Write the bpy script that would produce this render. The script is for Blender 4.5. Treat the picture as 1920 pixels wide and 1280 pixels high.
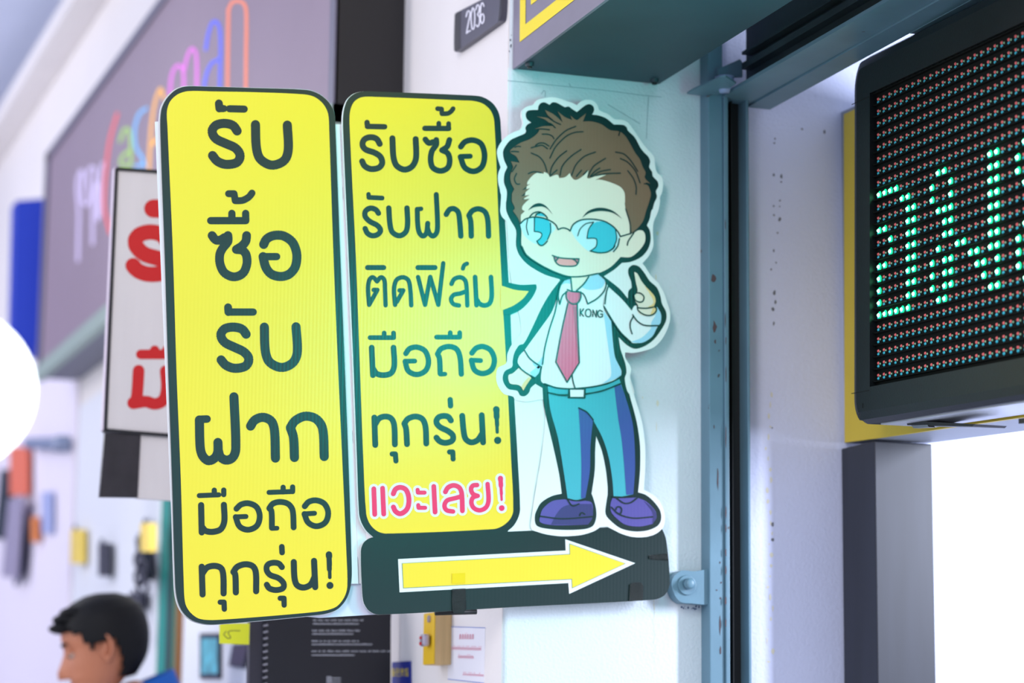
import bpy, bmesh, math, random
from mathutils import Vector, Matrix
from mathutils.geometry import tessellate_polygon, delaunay_2d_cdt
random.seed(7)
scn = bpy.context.scene
COL = scn.collection
for o in list(bpy.data.objects): bpy.data.objects.remove(o)

# ------------------------------------------------------------ camera
FP = 4630.0                                  # focal length in pixels of the 1920 frame
Fv = Vector((-1670, -740, -FP)).normalized()
Uv = Vector((340, 29000, -FP)).normalized()
Uv = (Uv - Fv * Uv.dot(Fv)).normalized()
Wv = Fv.cross(Uv)
R = Matrix((Wv, Fv, Uv))                     # camera space -> world (X along the end wall, Y along the shopfront)
CAM = Vector((0, 0, 1.45))
cd = bpy.data.cameras.new('camera'); cam = bpy.data.objects.new('camera', cd); COL.objects.link(cam)
cam.matrix_world = Matrix.Translation(CAM) @ R.to_4x4()
cd.sensor_width = 36; cd.lens = FP * 36 / 1920; cd.clip_start = 0.05; cd.clip_end = 100
cd.dof.use_dof = True; cd.dof.focus_distance = 3.60; cd.dof.aperture_fstop = 3.0
scn.camera = cam

# ------------------------------------------------------------ world, lights, exposure
w = bpy.data.worlds.new('world'); scn.world = w; w.use_nodes = True
w.node_tree.nodes['Background'].inputs[0].default_value = (0.72, 0.80, 1.0, 1)
w.node_tree.nodes['Background'].inputs[1].default_value = 1.0
scn.view_settings.view_transform = 'Standard'; scn.view_settings.look = 'None'
scn.view_settings.exposure = 0.12; scn.view_settings.gamma = 1.0
scn.view_settings.use_curve_mapping = False

def area(name, loc, target, size, energy, color, sy=None, spread=None):
    d = bpy.data.lights.new(name, 'AREA'); d.energy = energy; d.color = color
    d.shape = 'RECTANGLE'; d.size = size; d.size_y = sy or size
    if spread: d.spread = math.radians(spread)
    o = bpy.data.objects.new(name, d); COL.objects.link(o)
    o.location = loc
    o.rotation_euler = (Vector(target) - Vector(loc)).to_track_quat('-Z', 'Y').to_euler()
    return o
# strip lights of the arcade ceiling, the lamp inside the shop on the right, the running text of the display; the last three are added fills
area('corridor_light', (-1.6, 5.2, 3.5), (1.2, 5.2, 1.9), 0.5, 68, (1.0, 0.94, 0.94), 5.0)
area('corridor_light_near', (-0.6, 0.6, 3.3), (1.2, 3.6, 2.0), 0.6, 46, (1.0, 0.93, 0.90), 1.6)
area('shop_interior_light', (2.75, 2.70, 2.04), (1.8, 3.6, 1.75), 0.10, 36, (0.78, 0.84, 1.0), 0.6)
area('display_glow', (1.585, 2.30, 2.27), (0.585, 2.36, 2.27), 1.2, 14, (0.0, 0.95, 0.88), 0.2)
area('sign_fill_added', (0.95, 5.3, 2.28), (1.15, 7.2, 2.75), 0.10, 7, (0.92, 1.0, 0.96), 0.1)  # unseen lamp added to brighten the lower part of the mauve sign
area('ceiling_fill_added', (-1.0, 7.5, 2.4), (-0.4, 9.0, 3.85), 0.6, 16, (0.86, 0.88, 1.0), 3.0)  # upward fill added out of view to lift the ceiling
area('corridor_fill_far', (-1.3, 9.0, 3.6), (1.2, 8.0, 1.9), 0.5, 62, (0.98, 0.94, 1.0), 3.0)  # unseen fill added to brighten the far end of the shopfront

# ------------------------------------------------------------ pixel -> place
def ray(x, y): return R @ Vector((x - 960, 640 - y, -FP))
def hY(x, y, Y): r = ray(x, y); return CAM + r * (Y / r.y)
def hX(x, y, X): r = ray(x, y); return CAM + r * (X / r.x)
def hZ(x, y, Z): r = ray(x, y); return CAM + r * ((Z - CAM.z) / r.z)
def hP(x, y, p, n): r = ray(x, y); return CAM + r * ((p - CAM).dot(n) / r.dot(n))
def PY(Y): return lambda x, y: hY(x, y, Y)
def PX(X): return lambda x, y: hX(x, y, X)

# ------------------------------------------------------------ materials
MATS = {}
def mat(name, col, rough=0.6, metal=0.0, noise=0.0, nscale=8, bump=0.0, bscale=60, spec=0.5, emit=None, estr=0, rust=None, streak=False, flute=0, coat=0):
    if name in MATS: return MATS[name]
    m = bpy.data.materials.new(name); m.use_nodes = True; MATS[name] = m
    nt = m.node_tree; N = nt.nodes; L = nt.links; b = N['Principled BSDF']
    def lin(c): return tuple(((v / 255) / 12.92 if v / 255 <= 0.04045 else ((v / 255 + 0.055) / 1.055) ** 2.4) for v in c)
    c = lin(col); b.inputs['Base Color'].default_value = (*c, 1)
    b.inputs['Roughness'].default_value = rough; b.inputs['Metallic'].default_value = metal
    b.inputs['Specular IOR Level'].default_value = spec
    if coat: b.inputs['Coat Weight'].default_value = coat; b.inputs['Coat Roughness'].default_value = 0.25
    tc = N.new('ShaderNodeTexCoord')
    out = None
    if noise:
        nz = N.new('ShaderNodeTexNoise'); nz.inputs['Scale'].default_value = nscale; nz.inputs['Detail'].default_value = 6
        mp = N.new('ShaderNodeMapping'); L.new(tc.outputs['Object'], mp.inputs[0]); L.new(mp.outputs[0], nz.inputs['Vector'])
        if streak: mp.inputs['Scale'].default_value = (6, 6, 0.6)
        rp = N.new('ShaderNodeValToRGB'); L.new(nz.outputs['Fac'], rp.inputs[0])
        rp.color_ramp.elements[0].position = 0.3; rp.color_ramp.elements[1].position = 0.7
        rp.color_ramp.elements[0].color = (*[v * (1 - noise) for v in c], 1); rp.color_ramp.elements[1].color = (*[min(1, v * (1 + noise)) for v in c], 1)
        out = rp.outputs[0]
    if rust:
        n2 = N.new('ShaderNodeTexNoise'); n2.inputs['Scale'].default_value = rust[1]; n2.inputs['Detail'].default_value = 4; L.new(tc.outputs['Object'], n2.inputs['Vector'])
        r2 = N.new('ShaderNodeValToRGB'); L.new(n2.outputs['Fac'], r2.inputs[0]); r2.color_ramp.elements[0].position = rust[2]; r2.color_ramp.elements[1].position = rust[2] + 0.02
        mx = N.new('ShaderNodeMix'); mx.data_type = 'RGBA'; L.new(r2.outputs[0], mx.inputs[0])
        if out: L.new(out, mx.inputs[6])
        else: mx.inputs[6].default_value = (*c, 1)
        mx.inputs[7].default_value = (*lin(rust[0]), 1); out = mx.outputs[2]
    if out: L.new(out, b.inputs['Base Color'])
    if bump or flute:
        bp = N.new('ShaderNodeBump'); bp.inputs['Distance'].default_value = 0.002; L.new(bp.outputs[0], b.inputs['Normal'])
        if bump:
            nb = N.new('ShaderNodeTexNoise'); nb.inputs['Scale'].default_value = bscale; nb.inputs['Detail'].default_value = 5
            L.new(tc.outputs['Object'], nb.inputs['Vector']); L.new(nb.outputs['Fac'], bp.inputs['Height']); bp.inputs['Strength'].default_value = bump
        else:
            wv = N.new('ShaderNodeTexWave'); wv.bands_direction = 'X'; wv.inputs['Scale'].default_value = flute
            L.new(tc.outputs['Object'], wv.inputs['Vector']); L.new(wv.outputs['Fac'], bp.inputs['Height']); bp.inputs['Strength'].default_value = 0.03
    if emit:
        b.inputs['Emission Color'].default_value = (*lin(emit), 1); b.inputs['Emission Strength'].default_value = estr
    return m

def ink(name, col, rough=0.30): return mat(name, col, rough=rough, spec=0.62, flute=55)
INK = ink('ink_dark', (12, 36, 36)); YEL = ink('ink_yellow', (248, 212, 48)); WHT = ink('print_white', (236, 238, 236))
PINK = ink('ink_pink', (242, 32, 96)); WBOARD = mat('corrugated_board', (228, 230, 232), 0.5, flute=55)
PLA = mat('plaster', (214, 222, 228), 0.75, noise=0.05, nscale=5, bump=0.7, bscale=200)
PLR = mat('plaster_cool_cast', (208, 213, 240), 0.75, noise=0.03, nscale=5, bump=0.6, bscale=170)  # plaster with the cool cast of the light put into its colour
PLW = mat('plaster_warm', (238, 232, 230), 0.8, noise=0.02, nscale=4, bump=0.2, bscale=120)
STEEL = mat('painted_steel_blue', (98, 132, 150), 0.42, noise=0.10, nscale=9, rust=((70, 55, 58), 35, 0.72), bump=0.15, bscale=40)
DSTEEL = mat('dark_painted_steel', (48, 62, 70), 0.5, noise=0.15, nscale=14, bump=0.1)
BLACK = mat('black_rubber', (9, 9, 12), 0.5)
GREY = mat('grey_post', (40, 43, 54), 0.5, noise=0.18, nscale=5, streak=True)
BEZEL = mat('display_bezel', (9, 16, 19), 0.4, bump=0.1, bscale=300, spec=0.35)
LEDBK = mat('led_mask', (3, 6, 7), 0.7, spec=0.15)

# ------------------------------------------------------------ mesh building
def parse(s):
    pts = []
    for t in s.split():
        c = t.endswith('c'); t = t.rstrip('c'); x, y = t.split(','); pts.append((float(x), float(y), c))
    return pts
def smooth(pts, closed=False, n=5):
    """Catmull-Rom through the points; a point marked c stays a sharp corner."""
    m = len(pts); out = []
    rng = range(m if closed else m - 1)
    for i in rng:
        p1, p2 = pts[i], pts[(i + 1) % m]
        p0 = pts[i - 1] if (i > 0 or closed) and not p1[2] else None
        p3 = pts[(i + 2) % m] if (i + 2 < m or closed) and not p2[2] else None
        a = Vector(p1[:2]); b = Vector(p2[:2])
        z = a if p0 is None else Vector(p0[:2]); d = b if p3 is None else Vector(p3[:2])
        L = (b - a).length
        def tan(u, v, wgt):
            t = (v - u)
            return t.normalized() * L * wgt if t.length > 1e-9 else Vector((0, 0))
        ta = tan(z, b, 0.9) if p0 is not None else (b - a) * 0.9
        tb = tan(a, d, 0.9) if p3 is not None else (b - a) * 0.9
        for k in range(n):
            t = k / n; t2 = t * t; t3 = t2 * t
            q = a * (2 * t3 - 3 * t2 + 1) + ta * (t3 - 2 * t2 + t) + b * (-2 * t3 + 3 * t2) + tb * (t3 - t2)
            out.append((q.x, q.y, p1[2] and k == 0))
    if not closed: out.append(pts[-1])
    return out

def union2d(polys):
    """one clean triangulation of overlapping flat outlines, each cluster by itself"""
    bb = [(min(p[0] for p in q), min(p[1] for p in q), max(p[0] for p in q), max(p[1] for p in q)) for q in polys]
    par = list(range(len(polys)))
    def find(a):
        while par[a] != a: par[a] = par[par[a]]; a = par[a]
        return a
    for i in range(len(polys)):
        for j in range(i + 1, len(polys)):
            if bb[i][0] <= bb[j][2] and bb[j][0] <= bb[i][2] and bb[i][1] <= bb[j][3] and bb[j][1] <= bb[i][3]: par[find(i)] = find(j)
    cl_ = {}
    for i in range(len(polys)): cl_.setdefault(find(i), []).append(polys[i])
    V, T = [], []
    for c in cl_.values():
        v, t = union_one(c); k = len(V); V += v; T += [[a + k for a in f] for f in t]
    return V, T
def union_one(polys):
    vs, fs = [], []
    for q in polys:
        k = len(vs); vs += [Vector(p) for p in q]
        ar = sum(q[i][0] * q[(i + 1) % len(q)][1] - q[(i + 1) % len(q)][0] * q[i][1] for i in range(len(q)))
        ids = list(range(k, k + len(q))); fs.append(ids if ar > 0 else ids[::-1])
    r = delaunay_2d_cdt(vs, [], fs, 1, 1e-4)
    return [tuple(v) for v in r[0]], [list(f) for f, o in zip(r[2], r[5]) if len(o)]

class MB:
    def __init__(s): s.v = []; s.f = []; s.m = []; s.mats = []; s.pend = []
    def mi(s, m):
        if m not in s.mats: s.mats.append(m)
        return s.mats.index(m)
    def add(s, vs, fs, m):
        k = len(s.v); i = s.mi(m); s.v += [Vector(p) for p in vs]
        for f in fs: s.f.append([k + a for a in f]); s.m.append(i)
    def poly(s, pts, P, m, off=(0, 0, 0), thick=None):
        """flat polygon of 2-D points put in place by P; thick = vector that gives it depth"""
        v2, tri = union2d([[(p[0], p[1]) for p in pts]]) if len(pts) > 4 and thick is None else ([(p[0], p[1]) for p in pts], None)
        vs = [P(p[0], p[1]) + Vector(off) for p in v2]
        if tri is None: tri = tessellate_polygon([[Vector((p[0], p[1], 0)) for p in pts]])
        s.add(vs, [list(t) for t in tri], m)
        if thick is not None:
            t = Vector(thick); n = len(vs)
            s.add([v + t for v in vs], [list(q)[::-1] for q in tri], m)
            s.add(vs + [v + t for v in vs], [[i, (i + 1) % n, n + (i + 1) % n, n + i] for i in range(n)], m)
    def stroke(s, pts, wd, P, m, off=(0, 0, 0), cap=True):
        r = wd / 2; n = len(pts); polys = []
        p = [Vector(q[:2]) for q in pts]
        for i in range(n - 1):
            d = p[i + 1] - p[i]
            if d.length < 1e-6: continue
            nn = Vector((-d.y, d.x)).normalized() * r
            polys.append([tuple(q) for q in (p[i] + nn, p[i + 1] + nn, p[i + 1] - nn, p[i] - nn)])
        for i in range(n):
            if not cap and (i == 0 or i == n - 1): continue
            k = 14 if (i in (0, n - 1) or pts[i][2]) else 8
            polys.append([(p[i].x + r * math.cos(2 * math.pi * (a + 0.37) / k), p[i].y + r * math.sin(2 * math.pi * (a + 0.37) / k)) for a in range(k)])
        for b in s.pend:
            if b[0] is P and b[1] is m and b[2] == tuple(off): b[3].extend(polys); break
        else: s.pend.append([P, m, tuple(off), polys])
    def flush(s):
        for P, m, off, polys in s.pend:
            v2, tri = union2d(polys); s.add([P(x, y) + Vector(off) for x, y in v2], tri, m)
        s.pend = []
    def box(s, a, b, m, frame=None):
        x0, y0, z0 = a; x1, y1, z1 = b
        vs = [(x0, y0, z0), (x1, y0, z0), (x1, y1, z0), (x0, y1, z0), (x0, y0, z1), (x1, y0, z1), (x1, y1, z1), (x0, y1, z1)]
        if frame: vs = [frame(*v) for v in vs]
        s.add(vs, [[0, 3, 2, 1], [4, 5, 6, 7], [0, 1, 5, 4], [1, 2, 6, 5], [2, 3, 7, 6], [3, 0, 4, 7]], m)
    def ball(s, c, r, m, sc=(1, 1, 1), seg=10, ring=6):
        c = Vector(c); vs = [c + Vector((0, 0, r * sc[2]))]; fs = []
        for i in range(1, ring):
            ph = math.pi * i / ring
            for j in range(seg):
                th = 2 * math.pi * j / seg
                vs.append(c + Vector((r * sc[0] * math.sin(ph) * math.cos(th), r * sc[1] * math.sin(ph) * math.sin(th), r * sc[2] * math.cos(ph))))
        vs.append(c - Vector((0, 0, r * sc[2])))
        for j in range(seg): fs.append([0, 1 + j, 1 + (j + 1) % seg]); 
        for i in range(ring - 2):
            for j in range(seg):
                a = 1 + i * seg; fs.append([a + j, a + seg + j, a + seg + (j + 1) % seg, a + (j + 1) % seg])
        a = 1 + (ring - 2) * seg
        for j in range(seg): fs.append([len(vs) - 1, a + (j + 1) % seg, a + j])
        s.add(vs, fs, m)
    def cyl(s, p, q, r, m, r2=None, seg=20):
        p = Vector(p); q = Vector(q); d = (q - p).normalized(); r2 = r if r2 is None else r2
        a = d.orthogonal().normalized(); b = d.cross(a)
        vs = []
        for k in range(seg):
            t = 2 * math.pi * k / seg; e = a * math.cos(t) + b * math.sin(t); vs += [p + e * r, q + e * r2]
        fs = [[2 * k, 2 * ((k + 1) % seg), 2 * ((k + 1) % seg) + 1, 2 * k + 1] for k in range(seg)]
        fs += [[2 * k for k in range(seg)][::-1], [2 * k + 1 for k in range(seg)]]
        s.add(vs, fs, m)
    def build(s, name, parent=None, bevel=0, shade=False, fix=True, **props):
        s.flush()
        me = bpy.data.meshes.new(name)
        if parent is None:
            xs = [v.x for v in s.v]; ys = [v.y for v in s.v]; zs = [v.z for v in s.v]
            loc = Vector(((min(xs) + max(xs)) / 2, (min(ys) + max(ys)) / 2, min(zs)))
        else:
            loc = Vector((0, 0, 0)); base = parent['base_loc']; base = Vector(base)
        org = loc if parent is None else base
        me.from_pydata([v - org for v in s.v], [], s.f)
        for m in s.mats: me.materials.append(m)
        me.polygons.foreach_set('material_index', s.m)
        if fix:
            bm = bmesh.new(); bm.from_mesh(me); bmesh.ops.remove_doubles(bm, verts=bm.verts, dist=1e-6)
            bmesh.ops.recalc_face_normals(bm, faces=bm.faces); bm.to_mesh(me); bm.free()
        if shade: me.polygons.foreach_set('use_smooth', [True] * len(me.polygons))
        o = bpy.data.objects.new(name, me); COL.objects.link(o)
        o['base_loc'] = tuple(org)
        if parent is None: o.location = loc
        else: o.parent = parent
        if bevel:
            b = o.modifiers.new('bevel', 'BEVEL'); b.width = bevel; b.segments = 3; b.limit_method = 'ANGLE'
        for k, v in props.items(): o[k] = v
        return o
def letters(mb, name, parent, **props):
    """every connected character becomes a part of its own"""
    mb.flush(); n = len(mb.v); par = list(range(n))
    def find(a):
        while par[a] != a: par[a] = par[par[a]]; a = par[a]
        return a
    for f in mb.f:
        for a in f[1:]: par[find(a)] = find(f[0])
    groups = {}
    for f, mi in zip(mb.f, mb.m): groups.setdefault(find(f[0]), []).append((f, mi))
    for g in groups.values():
        q = MB(); q.mats = mb.mats; idx = {}
        for f, mi in g:
            for a in f:
                if a not in idx: idx[a] = len(q.v); q.v.append(mb.v[a])
            q.f.append([idx[a] for a in f]); q.m.append(mi)
        q.build(name, parent, fix=False, **props)
def thing(name, loc, label, cat, group=None):
    o = bpy.data.objects.new(name, None); COL.objects.link(o); o.location = loc; o['base_loc'] = tuple(loc)
    o.empty_display_size = 0.05
    o['label'] = label; o['category'] = cat
    if group: o['group'] = group
    return o
def tag(o, label, cat, group=None):
    o['label'] = label; o['category'] = cat
    if group: o['group'] = group
    return o
def zm(ox, oy, s): return lambda x, y: (ox + x / s, oy + y / s)
def conv(s, z, closed=False, sm=True, n=5):
    pts = parse(s)
    pts = smooth(pts, closed, n) if sm else pts
    return [(*z(p[0], p[1]), p[2]) for p in pts]
def glyphs(mb, z, sc, spec, P, m, off=(0, 0, 0), grow=0):
    """spec: lines 'width: x,y x,y ...' in zoom coordinates"""
    for ln in spec.strip().split('\n'):
        wd, pts = ln.split(':'); wd = float(wd)
        mb.stroke(conv(pts, z), wd / sc + grow, P, m, off)

XC = 1.2667      # plane of the shopfront
YW = 3.60        # plane of the end wall
YS = 3.566       # plane of the two signboards

# ============================================================ SETTING
def structure(o): o['kind'] = 'structure'; return o
FLOORM = mat('floor_tile', (190, 188, 186), 0.3, noise=0.05, nscale=2)
m = MB(); m.box((-5, -2, -0.1), (5, 13, 0), FLOORM); structure(m.build('floor'))
CEIL = mat('ceiling_paint', (206, 214, 238), 0.85, noise=0.03, nscale=1.5)
m = MB(); m.box((-5, 3.0, 3.85), (5, 13, 3.95), CEIL); structure(m.build('ceiling'))
# end wall (side of the pillar and the wall past the shutter track)
m = MB(); m.box((XC, YW, 0), (1.612, YW + 0.35, 3.84), PLA); pil = structure(m.build('wall_pillar', bevel=0.006))
m = MB(); m.box((1.612, YW + 0.02, 0), (4.0, YW + 0.30, 3.84), PLR); wr = structure(m.build('wall_right'))
# shopfront wall
m = MB(); m.box((XC, YW + 0.352, 0), (XC + 0.3, 13, 3.84), PLW); wl = structure(m.build('wall_left'))
m = MB(); m.box((XC - 0.0015, YW + 0.004, 0), (XC + 0.004, YW + 0.60, 3.84), PLW); structure(m.build('trim_1'))
m = MB(); m.box((XC - 0.10, 6.9, 3.70), (XC - 0.002, 13, 3.76), PLW); structure(m.build('trim_2'))
m = MB(); m.box((-5, 12.9, 0), (XC - 0.01, 13, 3.84), mat('far_wall', (176, 178, 214), 0.8)); structure(m.build('wall_back'))

# cracks and paint chips on the end walls
CHIP = mat('paint_chip', (110, 112, 122), 0.8); STAIN = mat('stain_tan', (214, 210, 192), 0.8); CRK = mat('crack', (120, 150, 160), 0.9)
def blob(mb, x, y, rx, ry, P, m, off, k=7):
    mb.poly([(x + rx * random.uniform(0.6, 1.2) * math.cos(2 * math.pi * a / k), y + ry * random.uniform(0.6, 1.2) * math.sin(2 * math.pi * a / k)) for a in range(k)], P, m, off)
m = MB(); P2 = PY(YW + 0.0195)
for x, y, rx, ry in [(1453, 260, 2, 2.5), (1452, 268, 2, 2), (1504, 242, 2.4, 2.6), (1546, 247, 2.2, 4), (1451, 328, 2.5, 3), (1465, 330, 3, 5), (1465, 341, 2, 2), (1462, 376, 2, 2), (1451, 386, 2, 2), (1462, 387, 2, 2), (1451, 403, 2.5, 2), (1462, 411, 3, 4), (1458, 436, 2, 2), (1452, 548, 3, 5), (1454, 566, 2, 4), (1449, 580, 3, 4), (1451, 606, 2, 5), (1446, 505, 2, 2), (1448, 802, 1.6, 1.6), (1449, 983, 3, 5), (1449, 1011, 3.2, 3.5), (1451, 470, 2, 3), (1455, 492, 2, 2)]:
    blob(m, x, y, rx, ry, P2, CHIP, (0, 0, 0))
c = m.build('paint_chips', wr, fix=False); c['kind'] = 'stuff'
m = MB()
for k in range(26): blob(m, 1444 + random.gauss(0, 3), 740 + 20 * k, random.uniform(1, 4), random.uniform(2, 8), P2, STAIN, (0, 0, 0))
c = m.build('stains', wr, fix=False); c['kind'] = 'stuff'
m = MB(); P1 = PY(YW - 0.0004)
for s_ in ['952,151 1010,157 1070,163 1140,170 1200,178 1240,182', '1015,176 1021,170 1022,182', '1140,196 1160,208 1200,232', '1067,156 1070,163', '1216,182 1214,215 1212,260']:
    m.stroke(smooth(parse(s_)), 0.9, P1, CRK)
c = m.build('cracks', pil, fix=False, kind='stuff')
m = MB()
for x, y, rx, ry in [(957, 75, 1.5, 3), (958, 86, 1.5, 4), (955, 96, 1, 2), (959, 66, 1, 1), (1233, 437, 3, 5), (1230, 520, 1.5, 6), (1232, 560, 1, 8), (1233, 755, 2.4, 7), (1205, 745, 1, 3), (1257, 540, 1, 1), (1255, 602, 1, 1), (1231, 800, 1, 9), (1338, 520, 0.1, 0.1)]:
    blob(m, x, y, rx, ry, P1, STAIN if y > 400 else CHIP, (0, 0, 0))
for k in range(18): blob(m, 1227 + random.gauss(0, 1.5), 1120 + 7 * k, 1, random.uniform(2, 5), P1, STAIN, (0, 0, 0))
c = m.build('stains', pil, fix=False); c['kind'] = 'stuff'
BRUSH = mat('brush_marks', (80, 100, 135), 0.7)
m = MB()
for k in range(30):
    x = 1326 - abs(random.gauss(0, 4)); y = random.choice([random.uniform(1040, 1065), random.uniform(1136, 1142)])
    if y > 1100: x = random.uniform(1275, 1327)
    blob(m, x, y, random.uniform(0.5, 2.2), random.uniform(0.8, 3), P1, BRUSH, (0, 0, 0))
c = m.build('brush_marks', pil, fix=False); c['kind'] = 'stuff'

# ============================================================ SHUTTER TRACK
trk = thing('shutter_track', (1.65, YW - 0.02, 0), 'blue-grey painted steel shutter track with a black slot running up the pillar edge', 'shutter track')
zt = 2.505
X = lambda px: hY(px, 600, YW - 0.03).x
m = MB(); m.box((X(1328), YW - 0.032, 0), (X(1356), YW + 0.018, 3.3), STEEL); m.build('flange', trk, bevel=0.002)
m = MB(); m.box((X(1356), YW - 0.036, 0), (X(1364), YW + 0.018, zt), STEEL); m.build('rim', trk, bevel=0.0015)
m = MB(); m.box((X(1364), YW - 0.004, 0), (X(1400), YW + 0.018, zt), BLACK)
m.box((X(1378), YW - 0.018, 0), (X(1380), YW - 0.004, zt), BLACK); m.build('slot_lining', trk, label='black slot between the steel rims')
m = MB(); m.box((X(1399), YW - 0.034, 0), (X(1404), YW + 0.018, zt), STEEL); m.box((X(1404.8), YW - 0.024, 0), (X(1407.5), YW + 0.018, zt), DSTEEL); m.build('lip', trk, bevel=0.001)
RUST = mat('rust', (84, 66, 70), 0.8)
m = MB(); Pt = PY(YW - 0.0365)
for x, y, rx, ry in [(1361, 1036, 1.4, 9), (1361, 1070, 1.4, 10), (1361, 1126, 1.8, 10), (1361, 1168, 1.2, 9), (1361, 960, 1.2, 14), (1361, 990, 1.2, 10), (1361, 820, 1.0, 25), (1361, 700, 0.9, 20), (1360, 600, 0.8, 14), (1361, 640, 0.8, 9), (1360, 420, 0.8, 12)]:
    blob(m, x, y, rx, ry, Pt, RUST, (0, 0, 0), 9)
Pt2 = PY(YW - 0.0325)
for x, y, rx, ry in [(1350, 1054, 1.2, 2.5), (1352, 1092, 1.4, 1.8), (1344, 1106, 1.5, 1.8), (1351, 1121, 1.3, 2.5), (1350, 1172, 1.6, 18), (1351, 1220, 1.5, 9), (1338, 523, 5, 9), (1340, 612, 4, 12), (1341, 640, 2, 5), (1339, 800, 0.8, 5), (1346, 900, 1.5, 22)]:
    blob(m, x, y, rx, ry, Pt2, RUST, (0, 0, 0), 9)
m.build('rust_patches', trk, fix=False, kind='stuff')
# fixing tab with its bolt
br = conv('165,560 180,470 230,400 300,345 370,332 500,345 620,335 740,310c 860,250c 860,850c 720,880 600,872 480,860 330,845 240,770 190,660', zm(1240, 1030, 8.535), True)
m = MB(); m.poly(br, PY(YW - 0.026), STEEL, thick=(0, 0.024, 0)); tab = m.build('mounting_tab', trk, bevel=0.001)
c0 = hY(1240 + 405 / 8.535, 1030 + 570 / 8.535, YW - 0.026)
m = MB(); m.cyl(c0, c0 + Vector((0, -0.003, 0)), 0.0155, STEEL, seg=32); m.build('washer', tab, bevel=0.001)
c1 = hY(1240 + 425 / 8.535, 1030 + 550 / 8.535, YW - 0.029)
m = MB(); m.cyl(c1, c1 + Vector((0, -0.010, 0)), 0.0088, STEEL, 0.0082, seg=6 * 4); m.ball(c1 + Vector((0, -0.010, 0)), 0.0078, STEEL, (1, 0.35, 1)); m.build('bolt', tab, shade=True)

# ============================================================ LINTEL
lin = thing('shutter_lintel', (1.67, 2.7, 2.49), 'blue-grey steel angle lintel running from the track head over the display', 'lintel')
xa, xb, xc = hY(1338, 190, YW).x, hY(1400, 197, YW).x, hY(1443, 203, YW).x
zl = hY(1400, 198, YW).z
m = MB(); m.box((xa, 1.2, zl), (xb, YW - 0.001, zl + 0.006), STEEL); m.build('inner_flange', lin)
m = MB(); m.box((xb + 0.001, 1.2, zl - 0.003), (xc, YW - 0.001, zl + 0.012), STEEL); m.box((xc - 0.001, 1.2, zl - 0.004), (xc + 0.06, 3.12, zl + 0.010), STEEL); m.build('outer_flange', lin)
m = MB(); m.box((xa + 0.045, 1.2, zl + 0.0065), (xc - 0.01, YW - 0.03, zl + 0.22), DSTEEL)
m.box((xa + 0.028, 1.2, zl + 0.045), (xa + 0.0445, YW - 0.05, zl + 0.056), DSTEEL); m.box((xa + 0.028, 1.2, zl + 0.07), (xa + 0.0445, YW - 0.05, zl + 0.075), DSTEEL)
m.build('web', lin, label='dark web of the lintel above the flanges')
m = MB(); m.poly(conv('485,825c 570,770c 930,610c 1000,600c 1140,690c 880,860c 740,860c', zm(1220, 60, 7.11), sm=False), lambda x, y: hZ(x, y, zl + 0.002), STEEL, thick=(0, 0, 0.003)); m.build('end_plate', lin)
m = MB(); m.poly(conv('900,490c 1190,362c 1222,400c 1225,600c 960,600c 900,600c', zm(1220, 60, 7.11), sm=False), PY(YW - 0.05), STEEL, thick=(0, 0.004, 0)); m.build('angle_bracket', lin)
cc = hY(1220 + 985 / 7.11, 60 + 600 / 7.11, YW - 0.07)
m = MB(); m.cyl(cc, cc + Vector((0.0, 0, -0.026)), 0.016, mat('pale_plastic', (150, 165, 205), 0.4), 0.008, seg=16); m.build('plastic_plug', lin, shade=True, label='pale plastic plug in the lintel corner')
m = MB(); m.poly(conv('745,860 780,850 860,910 930,925 900,945 800,945 750,910', zm(1220, 60, 7.11), True), lambda x, y: hZ(x, y, zl - 0.0004), mat('rust_orange', (110, 74, 40), 0.9)); m.build('rust_patch', lin, fix=False)

# ============================================================ UPPER BOX SIGN
LILAC = mat('lilac_panel', (130, 124, 142), 0.5, noise=0.04, nscale=20)
UND = mat('underside_glow_tint', (40, 68, 80), 0.55, noise=0.12, nscale=6)  # teal glow of the display mixed into the box colour
YP = mat('yellow_vinyl', (250, 225, 0), 0.5)
bx = thing('box_sign', (1.40, 2.8, 2.515), 'grey box sign with yellow stripe frame above the cartoon board', 'sign')
x0, x1, zb = hY(965, 130, YW).x, hY(1235, 158, YW).x, hY(965, 130, YW).z
m = MB(); m.box((x0 + 0.001, 1.7, zb), (x1, YW - 0.002, zb + 0.95), UND); m.build('housing', bx, bevel=0.001)
m = MB(); m.box((x0 - 0.004, 1.7, zb - 0.001), (x0 + 0.001, YW - 0.002, zb + 0.95), LILAC); face = m.build('front_panel', bx)
Pf = PX(x0 - 0.0045)
def yz(px, py): p = Pf(px, py); return p.y, p.z
(ya, za), (yb, zb2), (yc, zc) = yz(974.6, 79), yz(985.4, 45.5), yz(995.6, 9.5)
def frame_rect(mb, y_hi, z_lo, y_hi2, z_lo2, ylo=1.8, zt=3.40):
    d = y_hi - y_hi2; e = z_lo2 - z_lo; xx = x0 - 0.0048
    def q(a, b, c_, d_): mb.add([(xx, a, b), (xx, c_, b), (xx, c_, d_), (xx, a, d_)], [[0, 1, 2, 3]], YP)
    q(ylo, z_lo, y_hi, z_lo2); q(y_hi2, z_lo2, y_hi, zt - e); q(ylo, zt - e, y_hi, zt); q(ylo, z_lo2, ylo + d, zt - e)
m = MB(); frame_rect(m, ya, za, yb, zb2); m.build('yellow_border', bx, fix=False, label='bright yellow border stripe')
m = MB(); e = (yc - 1.95); xx = x0 - 0.0048
m.add([(xx, 1.95, zc), (xx, yc, zc), (xx, yc, 3.3), (xx, 1.95, 3.3)], [[0, 1, 2, 3]], YP)
m.build('yellow_field', bx, fix=False, label='yellow field inside the border')
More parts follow.
